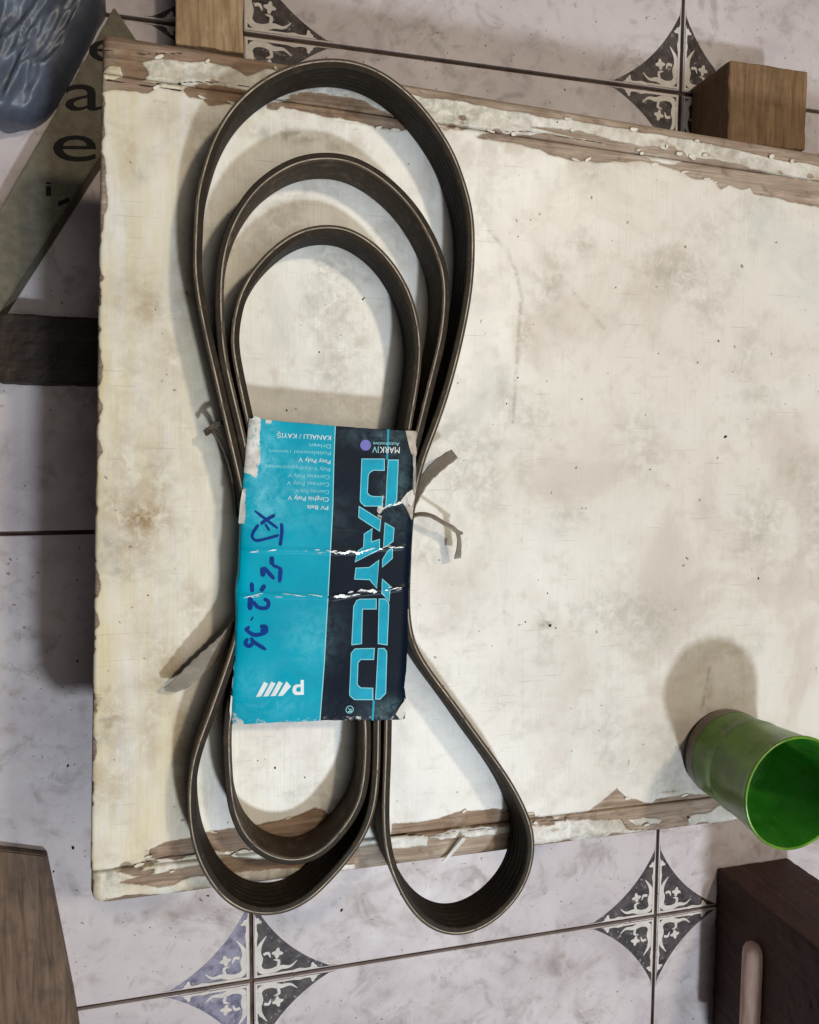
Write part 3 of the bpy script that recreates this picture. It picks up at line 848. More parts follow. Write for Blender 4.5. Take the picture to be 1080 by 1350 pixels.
for poly, a in (([(72.3, 360.4), (79.8, 360.1), (79.5, 345.2), (77.9, 345.2), (75.5, 348.2), (73.9, 353.6)], 1.0),
                ([(70.9, 326.5), (73.6, 329.1), (76.4, 330.3), (78.8, 332.2), (78.1, 312.9), (75.7, 315.2), (72.9, 321.1), (70.1, 324.5)], 1.0),
                ([(76.7, 346.0), (79.9, 346.0), (78.8, 328.3), (76.4, 328.3)], 0.9)):
    d = poly_sd(gx, gy, poly)
    TN = np.maximum(TN, np.clip(0.5 + d / 1.2, 0, 1) * a)
for cx, cy, rx, ry, a in ((*(4.0, 327.1), 10, 15, 0.75), (*(0.6, 347.2), 10, 18, 0.8), (*(18.0, 336.2), 12, 14, 0.4), (*(25.0, 257.1), 13, 14, 0.35), (*(-3.0, 236.0), 10, 10, 0.25),
                          (*(21.5, 317.6), 20, 14, 0.2), (*(67.3, 332.2), 7, 20, 0.35), (*(6.1, 223.9), 18, 5, 0.3), (*(59.5, 356.8), 20, 5, 0.3), (*(63.7, 217.4), 10, 6, 0.4)):
    HZ = np.maximum(HZ, np.exp(-(((gx - cx) / rx) ** 2 + ((gy - cy) / ry) ** 2)) * a)
for cr, a in ((CREASE1, 0.40), (CREASE2, 0.42), (TEAR, 0.7)):
    d = line_d(gx, gy + (vnoise(gx, gy, 5, 81) - 0.5) * 1.6, cr)
    SC = np.maximum(SC, np.exp(-(d / 0.75) ** 2) * a * (0.55 + 0.75 * vnoise(gx, gy, 8, 82, 2)))  # creases: white painted in for tape glints; TEAR: torn paper
idx = np.arange(nv * nu).reshape(nv, nu)
f = np.stack([idx[:-1, :-1], idx[1:, :-1], idx[1:, 1:], idx[:-1, 1:]], -1).reshape(-1, 4)
mi = np.tile((np.arange(nu - 1) >= nu1 - 1).astype(int), nv - 1)
card = obj_mm("printed_front", np.stack([gx, gy, gz], 1), f, [M['teal'], M['navy']], sleeve, smooth=True, mat_idx=mi)
set_color_attr(card, "scuff_glint", np.stack([SC, HZ, TN, np.ones_like(SC)], 1))
so = card.modifiers.new("thickness", 'SOLIDIFY'); so.thickness = 0.0004; so.offset = -1

def flap(side, v0, v1, mat, name):
    """the side of the sleeve that folds down beside the belt strands"""
    rows = range(int(v0 * nv), int(v1 * nv), 3)
    E = Lp if side < 0 else Rp
    V = []; F = []
    for r in rows:
        x, y = E[r]
        z0 = float(card_z(np.array([x]), np.array([y]))[0]) - 0.05
        for k, (dx, dz) in enumerate(((0.0, 0), (0.35, -1.2), (0.5, -4), (0.4, -9), (0.1, -15), (-0.6, -20.5))):
            V.append((x + side * dx, y, z0 + dz))
    n = 6; R = len(list(rows))
    for a in range(R - 1):
        for k in range(n - 1):
            F.append((a * n + k, a * n + k + 1, (a + 1) * n + k + 1, (a + 1) * n + k))
    o = obj_mm(name, V, F, mat, sleeve, smooth=True)
    set_color_attr(o, "scuff_glint", np.tile([[0.25, 0.2, 0, 1]], (len(V), 1)))
    s = o.modifiers.new("thickness", 'SOLIDIFY'); s.thickness = 0.0004
    return o
flap(-1, 0.28, 0.74, M['teal'], "side_flap")
flap(1, 0.34, 0.66, M['navy'], "side_flap")

def overlay(name, polys, mat, lift, parent, maxlen=2.0):
    """print on the sleeve: outlines in plan, laid on the curved card"""
    bm = bmesh.new()
    for p in polys:
        vs = [bm.verts.new((float(q[0]), float(q[1]), 0)) for q in p]
        try:
            bm.faces.new(vs)
        except ValueError:
            continue
    return finish_overlay(name, bm, mat, lift, parent, maxlen)

def finish_overlay(name, bm, mat, lift, parent, maxlen):
    bmesh.ops.triangulate(bm, faces=bm.faces)
    for _ in range(5):
        es = [e for e in bm.edges if e.calc_length() > maxlen]
        if not es:
            break
        bmesh.ops.subdivide_edges(bm, edges=es, cuts=1)
        bmesh.ops.triangulate(bm, faces=bm.faces)
    X = np.array([v.co[:] for v in bm.verts])
    z = card_z(X[:, 0], X[:, 1]) + lift
    bm.verts.index_update()
    fs = [[v.index for v in f.verts] for f in bm.faces]
    V = np.stack([X[:, 0], X[:, 1], z], 1)
    bm.free()
    o = obj_mm(name, V, fs, mat, parent, smooth=True)
    me = o.data
    flip = [p.index for p in me.polygons if p.normal.z < 0]
    if flip:
        b2 = bmesh.new(); b2.from_mesh(me); b2.faces.ensure_lookup_table()
        bmesh.ops.reverse_faces(b2, faces=[b2.faces[i] for i in flip]); b2.to_mesh(me); b2.free()
    return o

def grow(p, d):
    """outline pushed outwards by d"""
    P = np.asarray(p, float); n = len(P)
    area = 0.5 * np.sum(P[:, 0] * np.roll(P[:, 1], -1) - np.roll(P[:, 0], -1) * P[:, 1])
    s = 1 if area > 0 else -1
    out = []
    for i in range(n):
        a, b, c = P[i - 1], P[i], P[(i + 1) % n]
        t1 = (b - a) / (np.linalg.norm(b - a) + 1e-9); t2 = (c - b) / (np.linalg.norm(c - b) + 1e-9)
        n1 = np.array([t1[1], -t1[0]]) * s; n2 = np.array([t2[1], -t2[0]]) * s
        m = n1 + n2; m /= max(np.dot(m, m) / 2, 0.5)
        out.append(b + m * d)
    return np.array(out)

LETTERS = [
    ("letter", [[(50.4, 345.3), (61.3, 345.3), (61.3, 340.1), (55.8, 340.2), (53.8, 338.8), (53.1, 337.1), (52.7, 328.7), (54.0, 327.3), (55.8, 326.7), (60.4, 326.5), (60.2, 322.3), (51.8, 322.4), (49.9, 324.1), (49.6, 325.2)],
      [(63.8, 344.8), (68.5, 344.8), (67.7, 325.0), (66.2, 322.9), (64.1, 321.9), (62.6, 322.1), (63.1, 334.2)]]),
    ("letter", [[(49.1, 321.6), (59.6, 315.0), (59.1, 309.9), (48.9, 316.7)],
      [(51.7, 308.1), (55.3, 310.5), (54.8, 303.9), (59.0, 305.1), (59.0, 300.5), (47.1, 294.7), (48.4, 299.8), (51.4, 301.5)],
      [(62.3, 313.2), (66.4, 310.8), (66.0, 304.4), (63.6, 302.7), (61.5, 301.7)]]),
    ("letter", [[(47.4, 291.1), (54.0, 291.2), (58.7, 294.6), (57.7, 281.0), (54.3, 285.5), (46.8, 286.0)],
      [(61.0, 295.1), (63.4, 299.0), (65.7, 300.8), (65.6, 295.8), (60.8, 291.7)],
      [(60.8, 285.0), (64.5, 281.5), (64.2, 274.3), (60.6, 278.3)]]),
    ("letter", [[(57.4, 275.1), (57.4, 270.4), (50.4, 270.7), (49.9, 253.1), (45.4, 252.8), (46.4, 272.0), (47.9, 274.8), (49.4, 275.3)],
      [(59.3, 275.0), (62.1, 274.9), (63.6, 273.4), (63.9, 271.8), (63.1, 251.8), (58.9, 252.6)]]),
    ("letter", [[(56.5, 249.9), (56.1, 244.7), (49.5, 245.1), (48.0, 243.3), (47.6, 232.1), (49.5, 230.2), (55.6, 229.6), (55.6, 224.1), (46.5, 224.8), (44.3, 226.9), (44.2, 228.5), (45.1, 248.2), (46.9, 250.2)],
      [(58.9, 249.7), (61.6, 249.6), (62.8, 248.2), (62.9, 246.5), (62.3, 226.7), (59.4, 224.1), (57.5, 224.3)]]),
]
lettering = None
for nm, polys in LETTERS:
    o = overlay(nm, [grow(p, 0.42) for p in polys], M['inkline'], 0.10, sleeve)
    o.name = "letter"
    overlay("letter_fill", polys, M['inkteal'], 0.20, o)
overlay("letter_line", [[(63.2, 360.2), (64.1, 360.3), (63.4, 345.2), (62.5, 345.2)]], M['inkteal'], 0.10, sleeve)
overlay("letter_line", [[(55.8, 223.7), (56.9, 223.6), (56.3, 213.0), (55.3, 213.1)]], M['inkteal'], 0.10, sleeve)
mb = np.array(resamp(MID, 60)); 
overlay("divider_line", [np.vstack([mb - [0.25, 0], (mb + [0.25, 0])[::-1]])], M['inkline'], 0.09, sleeve)

def circle(c, r, n=28):
    return [(c[0] + r * math.cos(2 * math.pi * k / n), c[1] + r * math.sin(2 * math.pi * k / n)) for k in range(n)]
overlay("round_emblem", [circle((52.1, 352.3), 2.7)], M['inkviolet'], 0.12, sleeve)

def text(name, s, O, X, Y, mat, lift=0.12):
    """flat lettering: O = start of the baseline, X = its end, Y = top of the capitals above O"""
    cu = bpy.data.curves.new(name, 'FONT'); cu.body = s; cu.resolution_u = 3
    to = bpy.data.objects.new(name, cu); col.objects.link(to)
    bpy.context.view_layer.update()
    dg = bpy.context.evaluated_depsgraph_get()
    me = bpy.data.meshes.new_from_object(to.evaluated_get(dg))
    bpy.data.objects.remove(to); bpy.data.curves.remove(cu)
    bm = bmesh.new(); bm.from_mesh(me); bpy.data.meshes.remove(me)
    xs_ = [v.co.x for v in bm.verts]; x0, x1 = min(xs_), max(xs_)
    O, X, Y = (np.array(q, float) for q in (O, X, Y))
    for v in bm.verts:
        u = (v.co.x - x0) / (x1 - x0); w = v.co.y / 0.70
        p = O + (X - O) * u + (Y - O) * w
        v.co = (p[0], p[1], 0)
    return finish_overlay(name, bm, mat, lift, sleeve, 3.0)

text("maker_text", "MARK", (69.5, 351.4), (59.2, 351.6), (69.3, 348.3), M['inkwhite'])
text("maker_text", "IV", (58.7, 351.6), (55.5, 351.8), (58.6, 348.5), M['inkline'])
text("maker_text", "Automotive", (69.3, 353.7), (55.9, 353.9), (69.2, 352.0), M['inkpale'])
ROWS = [
    ("KANALLI / KAYI\u015e", [(35.0, 356.8), (9.0, 357.9), (34.8, 354.5)], 1),
    ("Driven", [(34.8, 352.5), (24.3, 353.0), (34.8, 350.5)], 0),
    ("Poliklinovoi remen", [(34.8, 349.0), (5.6, 349.9), (34.7, 347.3)], 0),
    ("Pasy Poly V", [(34.6, 344.9), (19.1, 346.0), (34.5, 342.9)], 1),
    ("Poly V-Keilrippenriemen", [(34.4, 341.2), (3.4, 342.8), (34.3, 339.3)], 0),
    ("Correias Poly V", [(34.2, 337.5), (13.9, 338.4), (34.2, 335.5)], 0),
    ("Correas Poly V", [(34.1, 333.9), (13.5, 334.8), (34.0, 331.9)], 0),
    ("Courroie Poly V", [(33.9, 330.2), (17.5, 331.0), (33.8, 328.2)], 0),
    ("Cinghia Poly V", [(33.8, 326.6), (13.8, 327.6), (33.7, 324.5)], 1),
    ("PV Belt", [(33.4, 322.5), (23.0, 323.0), (33.4, 320.5)], 1),
]
for s, (O, X, Y), strong in ROWS:
    text("language_line", s, O, X, Y, M['inkwhite'] if strong else M['inkpale'])
# slanted-bar emblem at the foot of the blue field

BARS = [[(-2.3, 229.5), (0.2, 229.6), (3.7, 235.6), (1.7, 236.8)], [(1.2, 229.4), (3.7, 229.4), (7.3, 235.5), (5.2, 236.6)],
        [(4.7, 229.3), (7.3, 229.3), (10.8, 235.4), (8.8, 236.5)], [(8.3, 229.1), (10.7, 229.1), (14.8, 233.5), (12.6, 236.2)]]
overlay("bar_emblem", BARS, M['inkwhite'], 0.12, sleeve)
overlay("emblem_letter", [[(21.1, 236.3), (21.1, 228.8), (16.9, 229.0), (15.6, 230.2), (15.4, 231.9), (16.0, 233.6), (17.3, 234.3), (19.5, 234.2), (19.5, 236.5)]], M['inkwhite'], 0.12, sleeve)
overlay("emblem_letter_counter", [[(19.5, 232.8), (19.5, 230.5), (17.8, 230.5), (17.2, 231.6), (17.9, 232.8)]], M['teal'], 0.2, sleeve)
# registered mark
rc = (44.0, 219.6)
ro = circle(rc, 2.0); ri = circle(rc, 1.65)
overlay("registered_mark", [[ro[k], ro[(k + 1) % 28], ri[(k + 1) % 28], ri[k]] for k in range(28)], M['inkpale'], 0.12, sleeve)
text("registered_letter", "R", (43.2, 218.4), (43.2, 220.7), (45.2, 218.2), M['inkpale'])

def strokes(name, lines, mat, lift, parent, step=0.8):
    polys = []
    for pts, w in lines:
        c = spline(pts, step) if len(pts) > 2 else np.array([np.array(pts[0]) * (1 - t) + np.array(pts[1]) * t for t in np.linspace(0, 1, 6)])
        t = np.gradient(c, axis=0); t /= (np.linalg.norm(t, axis=1)[:, None] + 1e-9)
        nn = np.stack([-t[:, 1], t[:, 0]], 1)
        s = np.linspace(0, 1, len(c))
        ww = (w * 1.08 * (0.85 + 0.3 * vnoise(c[:, 0], c[:, 1], 3, 5)) * np.clip(np.minimum(s, 1 - s) * 9 + 0.55, 0, 1))[:, None]
        a, b = c + nn * ww, c - nn * ww
        for k in range(len(c) - 1):
            polys.append([a[k], a[k + 1], b[k + 1], b[k]])
    return overlay(name, polys, mat, lift, parent, 2.5)

INK = [
    ([(-1.9, 320.5), (9.0, 311.8)], 0.62), ([(7.6, 318.4), (3.5, 316.1), (0.8, 314.2)], 0.8), ([(2.8, 314.2), (5.0, 310.9)], 0.55),
    ([(10.7, 314.3), (10.9, 310.3), (10.0, 303.4)], 0.75),
    ([(-0.1, 313.9), (-2.6, 310.5), (-3.2, 307.8), (-1.2, 306.2), (3.3, 307.0), (9.5, 308.6)], 0.62),
    ([(6.0, 298.3), (5.9, 294.2)], 0.95), ([(1.5, 293.2), (1.7, 288.6)], 1.1), ([(2.0, 293.2), (7.1, 287.2)], 0.95),
    ([(6.0, 294.2), (9.9, 292.4)], 0.7), ([(10.2, 292.9), (9.6, 285.4)], 0.9),
    ([(-3.7, 285.9), (-3.5, 281.2)], 1.0), ([(-4.3, 279.0), (-4.7, 272.6)], 1.15),
    ([(-3.2, 276.7), (-0.5, 273.6), (3.5, 273.4), (4.1, 276.4), (1.9, 277.6)], 0.85), ([(0.7, 283.6), (2.5, 282.4)], 1.7),
    ([(-4.0, 268.5), (-3.4, 268.1)], 1.0),
    ([(-6.5, 264.2), (-5.6, 263.0)], 1.3), ([(-7.0, 263.4), (-2.8, 260.3), (2.3, 261.2), (2.9, 264.0), (0.0, 264.2)], 0.85), ([(0.5, 263.0), (2.0, 262.2)], 1.2),
    ([(-5.7, 258.7), (-7.1, 256.5), (-5.1, 254.9), (-3.4, 256.9), (-4.5, 259.0)], 0.85), ([(-4.0, 257.5), (2.8, 252.7)], 0.85),
]
strokes("marker_writing", INK, M['marker'], 0.28, sleeve)

# white flecks painted as glints of the clear tape that holds the sleeve shut, and torn paper edges
def white_flecks(name, line, spans, amp, seed):
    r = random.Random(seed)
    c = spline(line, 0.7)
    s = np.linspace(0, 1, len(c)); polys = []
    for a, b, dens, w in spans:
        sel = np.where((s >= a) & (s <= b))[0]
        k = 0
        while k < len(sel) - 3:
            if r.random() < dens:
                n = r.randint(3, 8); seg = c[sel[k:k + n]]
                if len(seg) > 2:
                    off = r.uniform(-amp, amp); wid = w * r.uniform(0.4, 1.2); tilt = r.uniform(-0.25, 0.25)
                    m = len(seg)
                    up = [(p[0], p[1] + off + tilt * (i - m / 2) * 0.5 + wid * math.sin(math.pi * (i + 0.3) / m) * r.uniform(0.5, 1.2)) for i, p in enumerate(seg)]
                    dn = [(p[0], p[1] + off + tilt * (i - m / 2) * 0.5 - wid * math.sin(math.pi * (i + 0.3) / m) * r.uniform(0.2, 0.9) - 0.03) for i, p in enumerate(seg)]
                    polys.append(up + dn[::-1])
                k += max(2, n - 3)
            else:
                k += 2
    overlay(name, polys, M['glint_tear'], 0.34, sleeve, 3)
white_flecks("glint_tear_fleck", CREASE1, ((0.05, 0.26, 0.6, 0.28), (0.40, 0.55, 0.5, 0.22), (0.5, 0.78, 0.97, 0.62), (0.8, 0.98, 0.7, 0.22)), 0.8, 3)
white_flecks("glint_tear_fleck", CREASE2, ((0.03, 0.16, 0.8, 0.3), (0.2, 0.5, 0.4, 0.2), (0.54, 0.80, 0.97, 1.0), (0.84, 0.99, 0.8, 0.3)), 1.0, 5)
white_flecks("glint_tear_fleck", TEAR, ((0.0, 1.0, 0.8, 0.4),), 0.6, 9)

def sliver(pts, z, name="torn_edge"):
    n = len(pts)
    V = [(x, y, z + dz) for x, y, dz in pts]
    V += [(x, y, z + dz - 0.25) for x, y, dz in pts]
    F = [list(range(n)), list(range(2 * n - 1, n - 1, -1))] + [[k, k + n, (k + 1) % n + n, (k + 1) % n] for k in range(n)]
    o = obj_mm(name, V, F, M['paper'], sleeve)
    fix_normals(o)
sliver([(76.2, 347.5, 0.0), (77.4, 346.7, 1.2), (77.8, 337.9, 2.0), (77.5, 329.1, 1.0), (76.5, 328.4, 0.2), (77.0, 337.6, 0.8), (76.2, 342.9, 0.3)], CZ)
sliver([(70.0, 324.6, 0.3), (72.7, 328.4, 1.4), (75.5, 330.3, 2.2), (77.1, 326.4, 1.0), (75.5, 321.4, 0.4), (73.9, 323.0, 1.5), (72.3, 321.9, 0.6)], CZ + 0.1)
sliver([(-14.4, 217.7, 0.1), (-14.9, 223.8, 0.9), (-14.1, 231.3, 1.1), (-13.4, 230.1, 0.2), (-13.8, 222.6, 0.2)], CZ - 1.0)
sliver([(-7.6, 314.5, 0.0), (-9.6, 314.5, -1.0), (-8.5, 325.4, -0.3), (-7.6, 330.9, 0.5), (-6.7, 329.0, 0.4)], CZ - 0.8)
sliver([(-3.2, 364.1, 0.1), (-1.4, 365.6, 1.4), (1.1, 364.9, 0.7), (0.4, 363.4, 0.2)], CZ - 0.4)
sliver([(66.8, 212.9, 0.0), (70.0, 219.1, 0.9), (73.2, 223.6, 1.5), (73.6, 218.8, 0.8), (71.7, 212.1, 0.2)], CZ - 0.4)

# ------------------------------------------------------------------ straps that tie the bundle
def ribbon(name, pts, parent, mat, w0=4.0, thick=0.9):
    """pts: x, y, z above table, half width, roll (degrees: 0 lies flat, 90 stands on edge)"""
    P = spline(np.array([(p[0], p[1], p[2], p[3], p[4]) for p in pts], float), 1.5)
    n = len(P)
    C3 = np.stack([P[:, 0], P[:, 1], TOP + P[:, 2]], 1)
    T = np.gradient(C3, axis=0); T /= np.linalg.norm(T, axis=1)[:, None]
    V = []; F = []
    up = np.array([0, 0, 1.0])
    for k in range(n):
        side = np.cross(T[k], up); side /= np.linalg.norm(side)
        u2 = np.cross(side, T[k])
        a = math.radians(P[k, 4])
        ax = side * math.cos(a) + u2 * math.sin(a)
        ay = -side * math.sin(a) + u2 * math.cos(a)
        w = P[k, 3] * (1 + 0.06 * math.sin(k * 1.7)); h = thick / 2
        for cx, cy in ((-1, -0.5), (-0.85, -1), (0.85, -1), (1, -0.5), (1, 0.5), (0.85, 1), (-0.85, 1), (-1, 0.5)):
            V.append(C3[k] + ax * cx * w + ay * cy * h)
    for k in range(n - 1):
        for m in range(8):
            F.append((k * 8 + m, k * 8 + (m + 1) % 8, (k + 1) * 8 + (m + 1) % 8, (k + 1) * 8 + m))
    F.append(tuple(range(7, -1, -1))); F.append(tuple(range((n - 1) * 8, n * 8)))
    o = obj_mm(name, V, F, mat, parent, smooth=False)
    fix_normals(o)
    return o

tie = empty("tie_strap", (75, 318, TOP))
tag(tie, "grey rubber strap tied near the sleeve's middle with two ends sticking out right", "strap")
ribbon("strap_end", [(78.4, 311.9, 9, 2.0, 75), (81.2, 323.0, 10, 2.6, 60), (86.1, 334.0, 12, 3.2, 42), (93.0, 342.0, 14, 3.6, 32), (101.7, 348.3, 15, 3.0, 28)], tie, M['strap'])
ribbon("strap_end", [(78.7, 315.3, 13, 1.3, 60), (82.8, 316.8, 15, 1.5, 50), (88.9, 315.9, 16, 1.6, 50), (96.4, 311.8, 15, 1.6, 50), (103.6, 307.6, 13, 1.7, 50), (105.7, 301.1, 12, 1.9, 40), (105.8, 292.3, 9, 2.2, 20)], tie, M['strap'])
ribbon("knot_tail", [(101.0, 309.3, 14, 1.0, 20), (104.0, 307.2, 13.5, 1.3, 30), (107.4, 306.0, 12, 0.8, 30)], tie, M['strap'])
tie2 = empty("tie_strap", (-16, 345, TOP))
tag(tie2, "thin grey strap hugging the left belt strands above the sleeve's scuffed corner", "strap")
ribbon("strap_end", [(-24.6, 357.6, 12, 1.6, 20), (-20.7, 359.1, 14, 2.2, 40), (-16.9, 352.9, 14, 2.2, 65), (-13.4, 342.7, 13, 2.0, 75), (-11.0, 330.5, 12, 1.9, 80), (-9.6, 316.7, 10, 1.8, 80)], tie2, M['strap_dark'])
ribbon("loose_tail", [(-22.5, 359.4, 13, 1.2, 0), (-18.9, 362.0, 14, 1.5, 0), (-15.3, 363.2, 14, 1.0, 0)], tie2, M['strap_dark'])
tie3 = empty("tie_strap", (-30, 245, TOP))
tag(tie3, "wide flat grey strap end poking out left below the handwriting", "strap")
ribbon("strap_end", [(-10.9, 266.0, 13, 3.4, 70), (-15.1, 257.4, 13, 4.2, 40), (-20.3, 250.8, 12, 4.5, 22), (-27.0, 244.3, 11, 4.6, 14), (-33.6, 237.8, 10, 4.4, 10), (-39.4, 232.9, 9, 3.6, 14), (-45.5, 231.0, 8, 1.3, 30)], tie3, M['strap'])

# ------------------------------------------------------------------ green tumbler
cup_c = (281.0, 166.5)
cup = empty("green_tumbler", (*cup_c, TOP))
tag(cup, "small green plastic tumbler standing on the table's near right corner", "tumbler")
def mat_green(name, a, b):
    t = NT(name)
    v = t.coord()
    n = t.noise(v, 60, 4, 0.6, 0.3)
    c = t.ramp(n, [(0.32, a), (0.68, b)])
    c = t.mix(t.math('MULTIPLY', t.step(t.noise(v, 130, 4), 0.6, 0.72), 0.5), c, lin(48, 72, 30))
    scr = t.noise(t.coord((300, 300, 40)), 1.0, 3, 0.6)
    c = t.mix(t.math('MULTIPLY', t.step(scr, 0.60, 0.70), 0.35), c, lin(120, 150, 84))
    t.bump(t.noise(v, 240, 3), 0.12, 0.0006)
    return t.out(c, 0.28, 0.5)
M['green'] = mat_green("tumbler_green", lin(68, 98, 24), lin(100, 142, 42))
M['green_in'] = mat_green("tumbler_green_inside", lin(40, 116, 30), lin(66, 140, 50))
M['cupbase'] = mat_plain("tumbler_base", lin(120, 108, 92), 0.35, 0.5, 0.1)
def lathe(name, prof, c, mat, parent, n=64):
    V = []; F = []
    m = len(prof)
    for k in range(n):
        a = 2 * math.pi * k / n
        for r, z in prof:
            V.append((c[0] + r * math.cos(a), c[1] + r * math.sin(a), z))
    for k in range(n):
        k2 = (k + 1) % n
        for i in range(m - 1):
            F.append((k * m + i, k2 * m + i, k2 * m + i + 1, k * m + i + 1))
    o = obj_mm(name, V, F, mat, parent, smooth=True)
    fix_normals(o)
    return o
CB = TOP + 0.6
lathe("body", [(27.2, CB + 9), (27.6, CB + 20), (28.05, CB + 26), (28.55, CB + 26.8), (28.5, CB + 28.4), (28.15, CB + 29.2), (29.0, CB + 40), (30.6, CB + 58), (31.0, CB + 60), (31.6, CB + 61), (31.4, CB + 62.2), (30.2, CB + 62)], cup_c, M['green'], cup)
lathe("inside", [(30.2, CB + 62), (29.6, CB + 60), (28.0, CB + 40), (26.4, CB + 12), (24.0, CB + 7), (0.01, CB + 6.5)], cup_c, M['green_in'], cup)
lathe("foot", [(0.01, CB), (25.2, CB), (26.6, CB + 0.8), (27.1, CB + 3), (27.3, CB + 9)], cup_c, M['cupbase'], cup)

# ------------------------------------------------------------------ things on the floor round the table
M['block_tan'] = mat_wood("block_tan", lin(84, 62, 42), lin(116, 90, 62), lin(136, 108, 78), 1)
M['block_dark'] = mat_wood("block_dark", lin(44, 28, 23), lin(64, 40, 32), lin(82, 52, 42), 2)
M['block_cream'] = mat_wood("block_cream", lin(140, 112, 84), lin(176, 150, 120), lin(208, 188, 160), 1)
M['peg'] = mat_wood("peg_wood", lin(172, 138, 124), lin(198, 166, 152), lin(212, 184, 172), 1)
M['dark'] = mat_wood("dark_wood", lin(34, 26, 22), lin(48, 38, 32), lin(60, 48, 40), 0)
M['plank'] = mat_wood("plank_brown", lin(72, 56, 44), lin(104, 84, 68), lin(126, 104, 86), 1)
M['carton'] = mat_plain("carton_grey", lin(112, 106, 92), 0.75, 0.2, 0.14)
M['cartonink'] = mat_plain("carton_ink", lin(26, 24, 24), 0.7, 0.2, 0.1)
M['bluebag'] = mat_plain("blue_plastic", lin(86, 92, 106), 0.42, 0.5, 0.12)

def rough_block(name, v, f, mat):
    """knocked-about timber: finer mesh with dented, uneven faces and arrises"""
    bm = bmesh.new()
    vs = [bm.verts.new(p) for p in v]
    for q in f:
        bm.faces.new([vs[i] for i in q])
    for _ in range(6):
        es = [e for e in bm.edges if e.calc_length() > 4.0]
        if not es:
            break
        bmesh.ops.subdivide_edges(bm, edges=es, cuts=1, use_grid_fill=True)
    bmesh.ops.triangulate(bm, faces=[q for q in bm.faces if len(q.verts) > 4])
    P = np.array([q.co[:] for q in bm.verts])
    zmin = P[:, 2].min()
    dz = np.stack([vnoise(P[:, 0] + P[:, 2] * 1.3, P[:, 1] + P[:, 2] * 0.7, 9, 101 + k, 4) - 0.5 for k in range(3)], 1) * 1.8
    dz[:, 2] *= (P[:, 2] > zmin + 1)
    P = P + dz
    bm.verts.index_update()
    F = [[q.index for q in g.verts] for g in bm.faces]
    bm.free()
    return obj_mm(name, P, F, mat, smooth=False)
def block(name, label, cat, x0, x1, y0, y1, h, mat, bev=1.5):
    v, f = box_mesh(x0, x1, y0, y1, FZ + 0.3, FZ + h, bev, 3)
    o = rough_block(name, v, f, mat)
    return tag(o, label, cat)
block("wooden_block", "short tan wooden block on the tiles behind the table's far right edge", "wood block", 345, 412, 575, 632, 47, M['block_tan'])
post = block("wooden_post", "tall dark reddish brown wooden post with a pale rung at the near right corner", "post", 394, 465, -180, -4, 170, M['block_dark'], 2.5)
rv = []; rf = []
for k, (yy, rr) in enumerate(((-16, 0.01), (-16.6, 3.5), (-18.5, 6.2), (-22, 7.8), (-28, 8.2), (-118, 8.2), (-120, 7.0), (-120, 0.01))):
    for q in range(24):
        a = 2 * math.pi * q / 24
        rv.append((391 + rr * math.cos(a), yy - 22, FZ + 52 + rr * math.sin(a)))
for k in range(7):
    for q in range(24):
        rf.append((k * 24 + q, k * 24 + (q + 1) % 24, (k + 1) * 24 + (q + 1) % 24, (k + 1) * 24 + q))
rung = obj_mm("rung", rv, rf, M['peg'], post, smooth=True)
fix_normals(rung)
rung['label'] = "pale pinkish rounded rung"
block("wooden_block", "pale worn wooden block on the tiles behind the far left edge", "wood block", -39, 2.3, 601, 660, 30, M['block_cream'], 1.2)
block("wooden_block", "nearly black wooden block on the floor at the table's left side", "wood block", -150, -70, 391, 433, 20, M['dark'], 1.5)
def prism(name, outline, z0, z1, mat, parent=None, bev=0.8):
    bm = bmesh.new()
    vs = [bm.verts.new((x, y, z0)) for x, y in outline]
    f = bm.faces.new(vs)
    ex = bmesh.ops.extrude_face_region(bm, geom=[f])
    for v in [g for g in ex['geom'] if isinstance(g, bmesh.types.BMVert)]:
        v.co.z = z1
    bmesh.ops.recalc_face_normals(bm, faces=bm.faces)
    if bev:
        bmesh.ops.bevel(bm, geom=list(bm.edges), offset=bev, segments=2, affect='EDGES')
    bm.verts.index_update()
    V = [tuple(v.co) for v in bm.verts]; F = [[v.index for v in f.verts] for f in bm.faces]
    bm.free()
    return obj_mm(name, V, F, mat, parent)

# printed carton lying at the left, half under the table
CT = FZ + 18.0
carton = empty("printed_carton", (-95, 520, FZ))
tag(carton, "flat grey carton printed with black letters beside the table's far left corner", "carton")
prism("carton_body", [(-148.8, 488.3), (-115.4, 549.7), (-83.8, 609.0), (-75.9, 624.5), (-51.9, 590.3), (-73.0, 553.3), (-89.7, 528.1), (-115.9, 484.9), (-150.8, 427.5)], FZ + 0.4, CT, M['carton'], carton)
def flat_text(name, s, O, X, Y, z, mat, parent):
    cu = bpy.data.curves.new(name, 'FONT'); cu.body = s; cu.resolution_u = 4
    to = bpy.data.objects.new(name, cu); col.objects.link(to)
    bpy.context.view_layer.update()
    me = bpy.data.meshes.new_from_object(to.evaluated_get(bpy.context.evaluated_depsgraph_get()))
    bpy.data.objects.remove(to); bpy.data.curves.remove(cu)
    V0 = np.array([v.co[:] for v in me.vertices]); F = [list(p.vertices) for p in me.polygons]
    bpy.data.meshes.remove(me)
    x0, x1 = V0[:, 0].min(), V0[:, 0].max(); y0, y1 = V0[:, 1].min(), V0[:, 1].max()
    O, X, Y = (np.array(q, float) for q in (O, X, Y))
    P = O + (X - O) * ((V0[:, :1] - x0) / (x1 - x0)) + (Y - O) * ((V0[:, 1:2] - y0) / (y1 - y0))
    return obj_mm(name, np.column_stack([P, np.full(len(P), z)]), F, mat, parent)
flat_text("carton_letter", "a", (-105.7, 558.4), (-84.5, 560.8), (-105.2, 574.3), CT + 0.12, M['cartonink'], carton)
